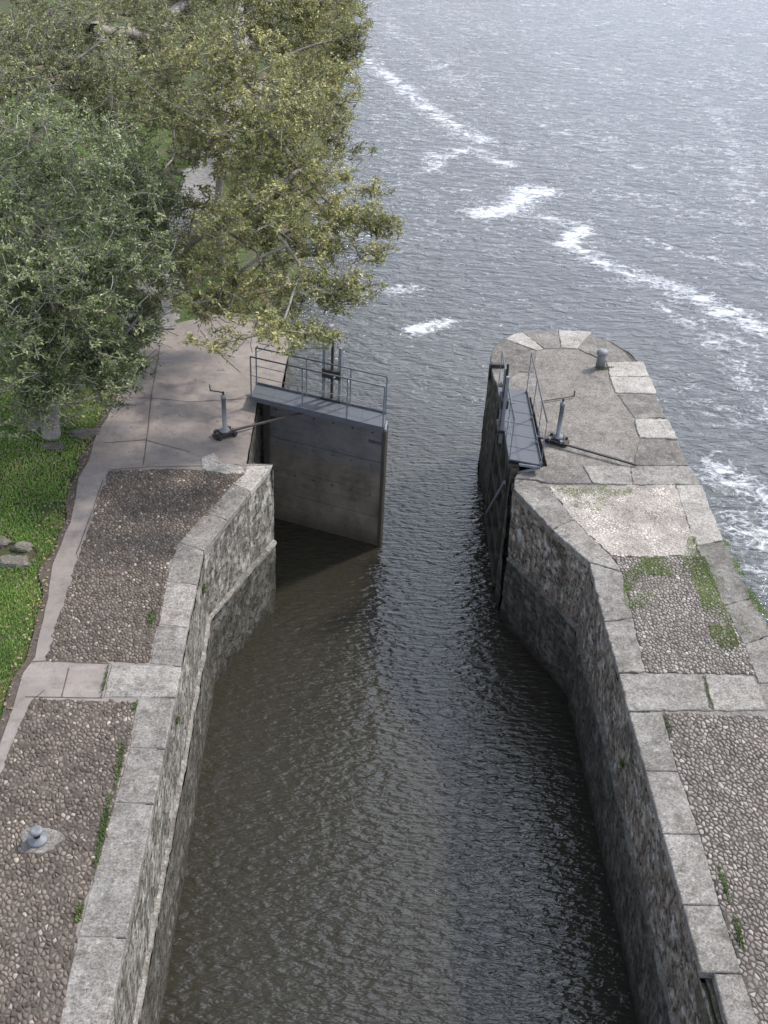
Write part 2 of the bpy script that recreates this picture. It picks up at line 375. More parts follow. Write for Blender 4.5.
M['litter'] = leafmat('fallen leaves', [(0, (.10, .07, .04)), (1, (.42, .35, .17)), (.35, (.18, .125, .07)), (.7, (.28, .22, .12))], .1)
M['bark'] = stone('grey bark', (.19, .175, .155), (.31, .29, .26), lich=.3, drk=.4, vary=.1)
M['bark_pale'] = stone('pale bark', (.26, .25, .22), (.38, .36, .33), lich=.4, drk=.4, vary=.1)

# ------------------------------------------------------------------ polygon helpers
def area2(p): return sum(p[i].x * p[(i + 1) % len(p)].y - p[(i + 1) % len(p)].x * p[i].y for i in range(len(p)))
def offs(poly, d):
    """move every edge inward by d (poly counter-clockwise)"""
    n = len(poly); out_ = []
    for i in range(n):
        a, b, c = poly[i - 1], poly[i], poly[(i + 1) % n]
        e1 = (b - a); e2 = (c - b)
        if e1.length < 1e-6 or e2.length < 1e-6: out_.append(b.copy()); continue
        e1 = e1.normalized(); e2 = e2.normalized()
        n1 = Vector((-e1.y, e1.x)); n2 = Vector((-e2.y, e2.x)); m_ = n1 + n2
        if m_.length < .2: out_.append(b + n1 * d); continue
        m_ = m_.normalized(); out_.append(b + m_ * (d / max(.45, m_.dot(n1))))
    return out_
def w2(pts, z=0): return [Vector(P(x, y, z)[:2]) for x, y in pts]
def ccw(p): return p if area2(p) > 0 else p[::-1]
def rough_outline(p, step, jit):
    o = []
    for i in range(len(p)):
        a, b = p[i], p[(i + 1) % len(p)]; k = max(1, int((b - a).length / step)); e = (b - a).normalized(); nn = Vector((-e.y, e.x))
        for j in range(k):
            q = a.lerp(b, j / k); o.append(q + nn * (random.uniform(-jit, jit) if j else random.uniform(0, jit)))
    return o
def slab_mesh(poly, z0, z1, gap=.008, chamf=.014, step=.14, jit=.006, name='slab'):
    p = offs(ccw(poly), gap); p = rough_outline(p, step, jit); q = offs(p, chamf)
    n = len(p); v = [(a.x, a.y, z0) for a in p] + [(a.x, a.y, z1 - chamf * .8) for a in p] + [(a.x, a.y, z1 + random.uniform(-.003, .002)) for a in q]
    f = [(i, (i + 1) % n, n + (i + 1) % n, n + i) for i in range(n)] + [(n + i, n + (i + 1) % n, 2 * n + (i + 1) % n, 2 * n + i) for i in range(n)]
    f.append([2 * n + i for i in range(n)])
    me = bpy.data.meshes.new(name); me.from_pydata(v, [], f)
    bm = bmesh.new(); bm.from_mesh(me); bmesh.ops.triangulate(bm, faces=[x for x in bm.faces if len(x.verts) > 4]); bmesh.ops.recalc_face_normals(bm, faces=bm.faces)
    bm.to_mesh(me); bm.free(); return me
def slab(name, px, m, parent, z0=-.3, z1=0.0, world=False, **k):
    poly = [Vector(a) for a in px] if world else w2(px)
    return link(name, slab_mesh(poly, z0, z1, name=name, **k), m, parent)
def inside(poly, x, y):
    x = np.asarray(x); y = np.asarray(y); r = np.zeros(x.shape, bool); n = len(poly); j = n - 1
    for i in range(n):
        xi, yi = poly[i][0], poly[i][1]; xj, yj = poly[j][0], poly[j][1]
        if yi != yj: r ^= ((yi > y) != (yj > y)) & (x < (xj - xi) * (y - yi) / (yj - yi) + xi)
        j = i
    return r
def wall_strip(name, top, bot, zt, zb, m, parent, step=.06, amp=.018, seed=0):
    """masonry face between two plan polylines (same count); UV in metres"""
    V = []; UV = []; rows = max(2, int((zt - zb) / step)); u = 0; cols = []
    for i in range(len(top) - 1):
        a, b, c, d = top[i], top[i + 1], bot[i], bot[i + 1]; L = (b - a).length; k = max(1, int(L / step))
        for j in range(k + (1 if i == len(top) - 2 else 0)):
            t = j / k; cols.append((a.lerp(b, t), c.lerp(d, t), u + L * t, (b - a).normalized()))
        u += L
    for r in range(rows + 1):
        s = r / rows; z = zt + (zb - zt) * s
        for (p, q, uu, tg) in cols:
            pt = p.lerp(q, s); nn = Vector((tg.y, -tg.x))
            d = mnoise.noise(Vector((pt.x * 2.3 + seed, pt.y * 2.3, z * 2.3))) * amp + mnoise.noise(Vector((pt.x * 9 + seed, pt.y * 9, z * 9))) * amp * .6
            V.append((pt.x + nn.x * d, pt.y + nn.y * d, z)); UV.append((uu + seed, z))
    n = len(cols); F = [(r * n + i, r * n + i + 1, (r + 1) * n + i + 1, (r + 1) * n + i) for r in range(rows) for i in range(n - 1)]
    me = np_mesh(name, V, F); uvl = me.uv_layers.new(name='UVMap'); li = np.empty(len(me.loops), np.int32); me.loops.foreach_get('vertex_index', li)
    uvl.data.foreach_set('uv', np.asarray(UV, np.float32)[li].ravel())
    return link(name, me, m, parent, smooth=True)
V2 = lambda *a: Vector(a)

# ================================================================== THE SETTING
# shore line (plan x at water level against y)
shore = [P(296, 330, WATER), P(303, 280, WATER), P(318, 200, WATER), P(334, 120, WATER), P(350, 50, WATER), P(358, 5, WATER)]
SY = [s.y for s in shore]; SX = [s.x for s in shore]
def shore_x(y): return np.interp(y, [26.5, 28.5] + SY[1:] + [400], [-2.7, SX[0] - .3] + SX[1:] + [-30])
def ground_h(x, y):
    xb = shore_x(y); far = -.07 - 3.6 * np.clip((x - (xb - 3.0)) / 3.2, 0, 1) ** 1.3 - np.clip((x - xb) * .3, 0, 2)
    near = np.where(x < -3.0, -.07, -5.5)
    t = np.clip((y - 25.2) / .8, 0, 1); h = near * (1 - t) + far * t
    return h
def axis(parts):
    o = []
    for a, b, s in parts: o += list(np.arange(a, b, s))
    return np.array(o + [parts[-1][1]])
gx = axis([(-2500, -300, 300), (-300, -40, 20), (-40, -12, 1), (-12, 1, .2), (1, 20, 2), (20, 200, 20), (200, 2500, 300)])
gy = axis([(-600, -40, 50), (-40, 4, 4), (4, 45, .4), (45, 110, 2), (110, 400, 20), (400, 3500, 300)])
GX, GY = np.meshgrid(gx, gy); GZ = ground_h(GX, GY)
bmp = np.array([[mnoise.fractal(Vector((x * .6, y * .6, 0)), .8, 2., 4) for x in gx] for y in gy]) * .06
GZ = GZ + np.where((GX < -6.2) | (GY > 27), bmp, np.minimum(bmp, 0))
n = len(gx); idx = np.arange(len(gy) * n).reshape(len(gy), n)
F = np.stack([idx[:-1, :-1], idx[:-1, 1:], idx[1:, 1:], idx[1:, :-1]], -1).reshape(-1, 4)
tag(link('ground', np_mesh('ground', np.stack([GX, GY, GZ], -1).reshape(-1, 3), F), M['ground'], smooth=True), 'grassy river bank ground with bare soil', kind='structure')

# water, with a foam and chop amount stored on the sheet
wx = axis([(-2500, -400, 300), (-400, -20, 40), (-20, -4, 1), (-4, 30, .3), (30, 60, 1.5), (60, 400, 20), (400, 2500, 300)])
wy = axis([(-600, 0, 100), (0, 20, .5), (20, 70, .3), (70, 130, 1.5), (130, 400, 20), (400, 3500, 300)])
WX, WY = np.meshgrid(wx, wy)
def seg_d(px, py, pl):
    d = np.full(px.shape, 1e9)
    for a, b in zip(pl[:-1], pl[1:]):
        ax, ay, bx, by = a.x, a.y, b.x, b.y; L = (bx - ax) ** 2 + (by - ay) ** 2
        t = np.clip(((px - ax) * (bx - ax) + (py - ay) * (by - ay)) / L, 0, 1)
        d = np.minimum(d, np.hypot(px - ax - t * (bx - ax), py - ay - t * (by - ay)))
    return d
Wp = lambda pts: [P(x, y, WATER) for x, y in pts]
foam = np.zeros(WX.shape)
for pl, wd, am in [([(365, 60), (400, 85), (425, 105), (450, 125), (485, 140)], 1.1, .75),
                   ([(432, 170), (440, 155), (475, 150), (505, 165)], .9, .7),
                   ([(482, 214), (510, 208), (530, 190), (545, 192)], 1.0, .95), ([(510, 208), (550, 218), (585, 228)], .7, .7),
                   ([(568, 245), (580, 228)], .7, .9), ([(580, 250), (612, 266), (650, 280), (700, 300), (790, 340)], 1.1, .72),
                   ([(415, 330), (445, 322)], .55, .9), ([(392, 290), (415, 288)], .5, .78), ([(640, 300), (700, 325), (790, 370)], .6, .6),
                   ([(700, 330), (740, 370), (800, 440)], .9, .6), ([(720, 470), (770, 500), (800, 560)], 1.0, .68), ([(740, 520), (790, 590)], .9, .66),
                   ([(600, 190), (680, 210), (800, 230)], 1.6, .5), ([(380, 20), (430, 60), (470, 90)], 2.2, .5), ([(560, 130), (650, 150), (780, 150)], 2.4, .46),
                   ([(720, 110), (745, 200)], 1.5, .55), ([(650, 240), (720, 262), (790, 270)], .8, .55), ([(690, 390), (730, 420)], .7, .5), ([(600, 150), (640, 170)], .9, .5), ([(700, 60), (780, 90)], 1.5, .5), ([(400, 10), (520, 30), (700, 20)], 4, .42), ([(430, 5), (640, 90), (790, 70)], 5, .42)]:
    foam = np.maximum(foam, am * np.exp(-(seg_d(WX, WY, Wp(pl)) / wd) ** 2 * .9))
foam = np.maximum(foam, .36 * np.clip((WY - 28) / 14, 0, 1) * (WY < 300))
foam[(WX < 3.3) & (WY < 26)] = 0
# calm water in the lock and its mouth, river chop outside
chop = np.clip((WY - 26) / 12, 0, 1) * .85 + .15 * np.clip((WY - 22) / 6, 0, 1)
chop = np.where(WX > 7.0, np.maximum(chop, np.clip(.55 + (WX - 7) * .06, 0, .9)), chop)
chop = np.clip(chop, 0, 1)
n = len(wx); idx = np.arange(len(wy) * n).reshape(len(wy), n)
F = np.stack([idx[:-1, :-1], idx[:-1, 1:], idx[1:, 1:], idx[1:, :-1]], -1).reshape(-1, 4)
me = np_mesh('water', np.stack([WX, WY, np.full(WX.shape, WATER)], -1).reshape(-1, 3), F)
for nm, arr in (('foam', foam), ('chop', chop)):
    a = me.attributes.new(nm, 'FLOAT', 'POINT'); a.data.foreach_set('value', arr.astype(np.float32).ravel())
tag(link('water', me, M['water'], smooth=True), 'murky brown grey river and lock water with drifting white foam', kind='structure')

# ------------------------------------------------------------------ left quay
PATH_L = [(-60, 900), (-22, 815), (3.5, 734), (13, 708), (23, 673), (35, 657), (48, 598), (51.5, 566), (70, 523), (75, 500), (78, 478), (89, 460), (97, 433), (107, 418), (117, 398), (124, 380), (134, 352), (150, 334), (170, 325)]
pathL = w2(PATH_L); pathL = [V2(pathL[0].x, 2.0)] + pathL
PY = [p.y for p in pathL]; PX = [p.x for p in pathL]
def path_x(y): return np.interp(y, PY, PX)
NOSE = [V2(-1.6, 24.9), V2(-1.75, 25.7), V2(-2.15, 26.25), V2(-2.8, 26.65), V2(-3.7, 26.75), V2(-4.67, 26.1)]
kinkL = w2([(204, 551)])[0]
plazapoly = pathL + NOSE[::-1][1:] + [V2(-1.7, 22.4), V2(-2.15, 22.4), V2(-2.15, 19.45), V2(-1.75, 19.4), V2(kinkL.x - .1, kinkL.y), V2(-2.7, 12), V2(-2.7, 2.0)]
plz = rough_outline(ccw(plazapoly), .3, .012)
me = bpy.data.meshes.new('pavement'); me.from_pydata([(p.x, p.y, 0.0) for p in plz] + [(p.x, p.y, -.12) for p in plz], [],
    [list(range(len(plz)))] + [(i, i + len(plz), (i + 1) % len(plz) + len(plz), (i + 1) % len(plz)) for i in range(len(plz))])
bm = bmesh.new(); bm.from_mesh(me); bmesh.ops.triangulate(bm, faces=[f for f in bm.faces if len(f.verts) > 4]); bmesh.ops.recalc_face_normals(bm, faces=bm.faces); bm.to_mesh(me); bm.free()
tag(link('pavement', me, M['concrete']), 'pinkish grey concrete quay pavement left of the lock', kind='structure')

JZ = .006
def strip(mb, pts, wd, z=JZ, jit=.25):
    p = w2(pts); q = []
    for a, b in zip(p[:-1], p[1:]):
        k = max(1, int((b - a).length / .15)); q += [a.lerp(b, j / k) for j in range(k)]
    q.append(p[-1]); L = []; Rr = []
    for i, a in enumerate(q):
        t = (q[min(i + 1, len(q) - 1)] - q[max(i - 1, 0)]).normalized(); nn = V2(-t.y, t.x); s = random.uniform(-jit, jit) * wd
        h = wd * random.uniform(.35, .65); L.append(a + nn * (h + s)); Rr.append(a + nn * (-h + s))
    m0 = len(mb.v); mb.v += [Vector((a.x, a.y, z)) for a in L] + [Vector((a.x, a.y, z)) for a in Rr]; k = len(q)
    mb.f += [[m0 + i, m0 + i + 1, m0 + k + i + 1, m0 + k + i] for i in range(k - 1)]
mb = MB()
for pts in ([(151, 398), (148, 430), (143, 466)], [(118, 398), (151, 398)], [(151, 398), (190, 402), (225, 400)], [(104, 443), (145, 440), (190, 452)],
            [(160, 345), (151, 398)], [(109, 470), (150, 467), (200, 466), (247, 470)], [(30, 662), (46, 661), (111, 664)], [(25, 697), (103, 698)],
            [(69, 668), (62, 697)], [(76, 555), (92, 512), (103, 480)], [(58, 640), (66, 600)], [(45, 690), (33, 700), (12, 745), (-2, 790)], [(200, 330), (215, 350), (240, 372)], [(225, 400), (262, 398)]):
    strip(mb, pts, .018)
tag(mb.build('pavement_joints', M['soil']), 'dark joints in the concrete pavement', kind='structure')
# pale patch of fresh cement by the wall end
tag(slab('cement_patch', [(203, 470), (201, 458), (214, 453), (222, 463), (240, 466), (246, 474), (225, 474)], M['coping_pale'], None, z0=-.05, z1=.012, gap=0, chamf=.006), 'pale cement patch on the concrete beside the left lock wall end', 'cement patch')
# soil strip beside the path
mb = MB(); pts = [(a.x - .2, a.y) for a in pathL[2:-3]]
L = []; R2 = []
for i in range(1, 70):
    y = pathL[1].y + (24.0 - pathL[1].y) * i / 70; x = float(path_x(y)); wdt = .13 + .14 * mnoise.noise(Vector((0, y * 1.3, 3))) ; L.append((x - wdt, y, -.025)); R2.append((x + .02, y, -.012))
k = len(L); mb.v = [Vector(a) for a in L + R2]; mb.f = [[i, i + 1, k + i + 1, k + i] for i in range(k - 1)]
tag(mb.build('soil_strip', M['soil']), 'bare dark soil strip along the concrete path', kind='structure')
# gravel path beyond
c = [(150, 330), (152, 300), (165, 250), (195, 195), (215, 150), (232, 95), (242, 40), (250, 0)]; mb = MB(); L = []; R2 = []
cp = w2(c); q = []
for a, b in zip(cp[:-1], cp[1:]): q += [a.lerp(b, j / 40) for j in range(40)]
for i, a in enumerate(q[:-1]):
    t = (q[i + 1] - q[max(0, i - 1)]).normalized(); nn = V2(-t.y, t.x); h = .6 + .25 * mnoise.noise(Vector((a.x, a.y, 0)) * 1.3) + .3 * mnoise.noise(Vector((a.x, a.y, 5)) * 5)
    for l_, s in ((L, h), (R2, -h)):
        p = a + nn * s; l_.append(Vector((p.x, p.y, .03)))
k = len(L); mb.v = L + R2; mb.f = [[i, i + 1, k + i + 1, k + i] for i in range(k - 1)]
tag(mb.build('path', M['path']), 'pale gravel towpath under the trees', kind='structure')

# left lock wall
LW = empty('lock_wall', (-2.6, 12, WATER), 'left lock chamber wall with pale stone coping and weeds, beside the concrete quay', 'lock wall')
LT = [V2(-2.55, 2.0), w2([(178.6, 680)])[0], kinkL, V2(-1.6, 19.52)]
LM = [V2(-2.56, 2.0), V2(-2.57, 13.0), V2(-2.60, 16.40), V2(-1.55, 18.95)]     # at the ledge
LM2 = [V2(-2.49, 2.0), V2(-2.50, 13.0), V2(-2.54, 16.33), V2(-1.52, 18.85)]
LB = [V2(-2.50, 2.0), V2(-2.52, 13.0), V2(-2.58, 16.5), V2(-1.54, 18.72)]
ZL = -1.5
wall_strip('upper_wall', LT, LM, -.11, ZL - .1, M['wall_up'], LW, seed=1)
wall_strip('lower_wall', LM2, LB, ZL - .02, WATER - 1.6, M['wall_low'], LW, seed=5, amp=.025)
def ledge(name, pl, z, wdt, m, parent, sign=1):
    """thin projecting course along a plan polyline"""
    v = []; f = []; fine = []
    for a, b in zip(pl[:-1], pl[1:]):
        k = max(1, int((b - a).length / .12)); fine += [(a.lerp(b, j / k), (b - a).normalized()) for j in range(k)]
    fine.append((pl[-1], (pl[-1] - pl[-2]).normalized()))
    for p, t in fine:
        nn = Vector((t.y, -t.x)) * sign; o = wdt * (.8 + .25 * mnoise.noise(Vector((p.x * 2, p.y * 2, 0))) + .35 * mnoise.noise(Vector((p.x * 9, p.y * 9, 0)))) ; q = p + nn * o; r = p - nn * .12; dz = .005 * mnoise.noise(Vector((p.x * 4, p.y * 4, 7)))
        v += [(r.x, r.y, z + .085 + dz), (q.x - nn.x * .012, q.y - nn.y * .012, z + .01 + dz), (q.x, q.y, z - .04), (r.x, r.y, z - .08)]
    for i in range(len(fine) - 1):
        for j in range(4): f.append((i * 4 + j, i * 4 + (j + 1) % 4, i * 4 + 4 + (j + 1) % 4, i * 4 + 4 + j))
    me = bpy.data.meshes.new(name); me.from_pydata(v, [], f); bm = bmesh.new(); bm.from_mesh(me); bmesh.ops.recalc_face_normals(bm, faces=bm.faces); bm.to_mesh(me); bm.free()
    return link(name, me, m, parent)
ledge('ledge', LM, ZL, .075, M['ledge'], LW)
# recess for the gate leaf and rounded head beyond it
RC = [V2(-1.54, 18.72), V2(-1.6, 19.5), V2(-2.12, 19.55), V2(-2.12, 22.55), V2(-1.6, 22.62), V2(-1.6, 24.9)] + NOSE[1:]
RCt = [V2(-1.6, 19.40), V2(-1.6, 19.52), V2(-2.12, 19.55), V2(-2.12, 22.55), V2(-1.6, 22.62), V2(-1.6, 24.9)] + NOSE[1:]
wall_strip('recess_wall', RCt, RC, -.02, WATER - 1.6, M['wall_low'], LW, seed=9)
# coping stones, left
edgeL = lambda y: LT[0].lerp(LT[1], (y - LT[0].y) / (LT[1].y - LT[0].y))
outerL = [(135, 702), (129, 749), (117, 786), (109, 826), (97, 862), (87.5, 899), (78, 931), (60, 1024)]
ol = w2(outerL); OY = [p.y for p in ol][::-1]; OX = [p.x for p in ol][::-1]
def ox(y): return float(np.interp(y, [2] + OY, [OX[0]] + OX))
def yat(px, py): return P(px, py).y
js = [yat(175, 698), yat(155, 749), yat(140, 804), yat(112, 938), yat(90, 1024) - .55, 5.6, 4.0, 2.2]
def exy(y):
    y = min(y, LT[1].y + 10)
    if y <= LT[1].y: return edgeL(y).x
    return LT[1].lerp(LT[2], (y - LT[1].y) / (LT[2].y - LT[1].y)).x
for i in range(len(js) - 1):
    a, b = js[i], js[i + 1]
    slab('coping_stone', [(ox(a), a), (ox(b), b), (exy(b) + .015, b), (exy(a) + .015, a)], M['coping'], LW, world=True, z0=-.12, z1=.012)
c_edge = lambda px: w2([px])[0]
slab('coping_stone', [c_edge((111, 664)), c_edge((103, 698)), V2(exy(js[0]) + .015, js[0]), V2(exy(yat(180, 667)) + .015, yat(180, 667))], M['coping'], LW, world=True, z0=-.12, z1=.014)
for q in ([(149.5, 664), (181, 667), (188, 628), (158, 625)], [(158, 625), (188, 628), (197, 585), (166, 582)], [(166, 582), (197, 585), (204, 551), (179, 543), (171, 562)]):
    slab('coping_stone', q, M['coping'], LW, z0=-.12, z1=.012)
slab('coping_stone', [(179, 543), (204, 551), (228, 521), (205, 513), (190, 530)], M['coping_dark'], LW, z0=-.12, z1=.014)
slab('coping_stone', [(205, 513), (228, 521), (251, 492), (232, 484), (219, 500)], M['coping'], LW, z0=-.12, z1=.012)
slab('coping_stone', [(232, 484), (251, 492), (273, 465), (246, 466), (244, 474)], M['coping_pale'], LW, z0=-.12, z1=.012)
slab('coping_stone', [(246, 466), (273, 465), (252, 464.5), (222, 463.5)], M['coping'], LW, z0=-.2, z1=.012, gap=.002)

# ------------------------------------------------------------------ right pier
RW = empty('stone_pier', (5.5, 18, WATER), 'long stone pier with rounded head between the lock and the river', 'stone pier')
RT = [V2(4.53, 2.0), w2([(626, 700)])[0], w2([(588.5, 562)])[0], V2(3.28, 19.0)]
RM = [V2(4.54, 2.0), V2(4.46, 13.0), V2(4.40, 16.45), V2(3.31, 18.62)]
RM2 = [V2(4.50, 2.0), V2(4.42, 13.0), V2(4.36, 16.38), V2(3.27, 18.55)]
RB = [V2(4.50, 2.0), V2(4.52, 9.4), V2(4.50, 16.3), V2(3.33, 18.95)]
RB[1] = V2(4.52, 13.0)
wall_strip('upper_wall', RT[::-1], RM[::-1], -.11, ZL - .1, M['wall_up_dark'], RW, seed=21, amp=.025)
wall_strip('lower_wall', RM2[::-1], RB[::-1], ZL - .02, WATER - 1.6, M['wall_low_dark'], RW, seed=25, amp=.03)
ledge('ledge', RM[::-1], ZL, .07, M['ledge_dark'], RW)
HEAD = w2([(490, 362), (492, 350), (499, 341), (512, 335), (530, 331.5), (558, 329.5), (592, 331), (613, 337), (632, 349), (643, 361), (656, 393), (668, 419), (679, 442), (690, 466), (702, 485), (722, 540), (737, 571), (768, 625)])
HEAD += [V2(7.3, 12), V2(7.35, 7), V2(7.4, 2)]
RR = [V2(3.33, 18.9), V2(3.25, 19.45), V2(3.85, 19.5), V2(3.85, 22.6), V2(3.4, 22.66)] + HEAD
RRt = [V2(3.25, 19.3), V2(3.25, 19.40), V2(3.85, 19.5), V2(3.85, 22.6), V2(3.4, 22.66)] + HEAD
wall_strip('recess_wall', RRt[:6][::-1], RR[:6][::-1], -.02, WATER - 1.6, M['wall_low_dark'], RW, seed=31, amp=.03)
out2 = [p + (p - V2(5.3, 21)).normalized() * .06 if p.y > 22 else p + V2(.06, 0) for p in HEAD]
wall_strip('outer_wall', HEAD[::-1], out2[::-1], -.14, WATER - 1.6, M['wall_low'], RW, seed=37, amp=.03)
corepoly = [V2(3.32, 18.95), V2(3.25, 19.40), V2(3.83, 19.45), V2(3.83, 22.65), V2(3.38, 22.7)] + HEAD + [V2(4.56, 2.0), RT[1] + V2(.06, 0), RT[2] + V2(.06, 0)]
slab('core', [(p.x, p.y) for p in corepoly], M['edge_moss'], RW, z0=-.28, z1=-.13, world=True, gap=.03, chamf=.02, jit=.01)
inn = ccw([p.copy() for p in corepoly])
slab('surface', [(p.x, p.y) for p in corepoly], M['pier_slab'], RW, z0=-.125, z1=-.012, world=True, gap=.26, chamf=.01, jit=.01)
def cs(px, m='coping', z1=.010, **k):
    k.setdefault('jit', .016); k.setdefault('step', .09); return slab('coping_stone', px, M[m], RW, z0=k.pop('z0', -.11), z1=z1, **k)
cs([(490, 362), (492, 350), (499, 341), (504, 339), (537, 351), (534, 372), (520, 372), (497, 385), (493, 378)], 'coping_dark')
cs([(504, 339), (512, 335), (522, 332), (544, 349), (537, 351)], 'coping_pale', .016)
cs([(522, 332), (530, 331.5), (558, 329.5), (561, 348), (544, 349)], 'coping_dark')
cs([(558, 330), (592, 332), (577, 349), (561, 348)], 'coping_pale', .016)
cs([(592, 336), (611, 344), (626, 355), (634, 363), (606, 362), (577, 349)], 'coping_dark', gap=.02)
cs([(606, 362), (643, 362), (650, 377), (610, 377)], 'coping_pale', .018)
cs([(609, 377), (650, 377), (657, 394), (615, 393)], 'coping_pale', .016)
cs([(616, 394), (657, 394), (667, 418), (634, 419)], 'coping_dark', .004, gap=.03)
cs([(634, 419), (668, 419), (678, 439), (639, 438)], 'coping_pale', .018)
cs([(639, 439), (678, 440), (690, 466), (632, 466)], 'coping_dark', .006, gap=.02)
# threshold row
cs([(514, 479), (516, 474), (545, 466), (582, 466), (593, 484), (548, 484), (536, 480)], 'coping_dark', z0=-.125)
cs([(582, 466), (630, 466), (633, 485), (593, 484)], 'coping', .014)
cs([(630, 466), (690, 466), (701, 485), (633, 485)], 'coping', .012)
cs([(675, 485), (702, 485), (723, 541), (695, 546)], 'coping_pale', .014)
cs([(695, 546), (723, 541), (752, 598), (723, 606)], 'coping_dark')
cs([(723, 606), (752, 598), (773, 634), (744, 645)], 'coping_dark', .008)
cs([(744, 645), (773, 634), (800, 680), (758, 684)], 'coping_dark', .010)
yo = P(800, 680).y
for i in range(6):
    slab('coping_stone', [(7.04, yo - 1.5 * i), (7.04, yo - 1.5 * (i + 1)), (7.33, yo - 1.5 * (i + 1)), (7.32, yo - 1.5 * i)], M['coping_dark'], RW, world=True, z0=-.125, z1=.01)
# cross row
cs([(618.3, 674), (703, 674), (711, 711), (628.3, 711)], 'coping', .014, z0=-.125)
cs([(704, 674), (754, 676), (767, 711), (713, 711)], 'coping', .012)
# inner coping along the lock
cs([(513.5, 489), (515, 479), (536, 481), (549, 487), (574, 520), (552, 530)], 'coping', z0=-.125)
cs([(552, 530), (574, 520), (611, 556), (622, 572), (588.5, 562.5)], 'coping', .014, z0=-.125)
cs([(588.5, 562.5), (622, 572), (633, 618), (604, 622)], 'coping', .012, z0=-.125)
cs([(604, 622), (633, 618), (645, 672), (618, 673)], 'coping', .012, z0=-.125)
RE = lambda y: float(np.interp(y, [2, RT[1].y], [4.53, RT[1].x]))
orr = w2([(662, 712), (678, 771), (700, 834), (720, 905), (742, 973), (757, 1024)]); QY = [p.y for p in orr][::-1]; QX = [p.x for p in orr][::-1]
def oxr(y): return float(np.interp(y, QY, QX))
jr = [yat(631, 712), yat(645, 771), yat(665, 834), yat(680, 905), yat(701, 973)]
for i in range(len(jr) - 1):
    a, b = jr[i], jr[i + 1]
    slab('coping_stone', [(RE(a) - .015, a), (RE(b) - .015, b), (oxr(b), b), (oxr(a), a)], M['coping' if i != 1 else 'coping_dark'], RW, world=True, z0=-.12, z1=.012)
a = jr[-1]   # cut back round a slot, as at the foot of the photo
slab('coping_stone', [(RE(a) + .13, a), (RE(a) + .13, a - 1.6), (oxr(a) + .05, a - 1.6), (oxr(a), a)], M['coping_dark'], RW, world=True, z0=-.12, z1=.008)
slab('coping_stone', [(RE(a) - .015, a - 1.6), (RE(a) - .015, 2), (oxr(a) + .05, 2), (oxr(a) + .05, a - 1.6)], M['coping'], RW, world=True, z0=-.12, z1=.012)
mb = MB(); mb.box((RE(a) + .06, a - .8, -.3), (.15, 1.6, .2)); mb.build('slot', M['edge_moss'], RW)

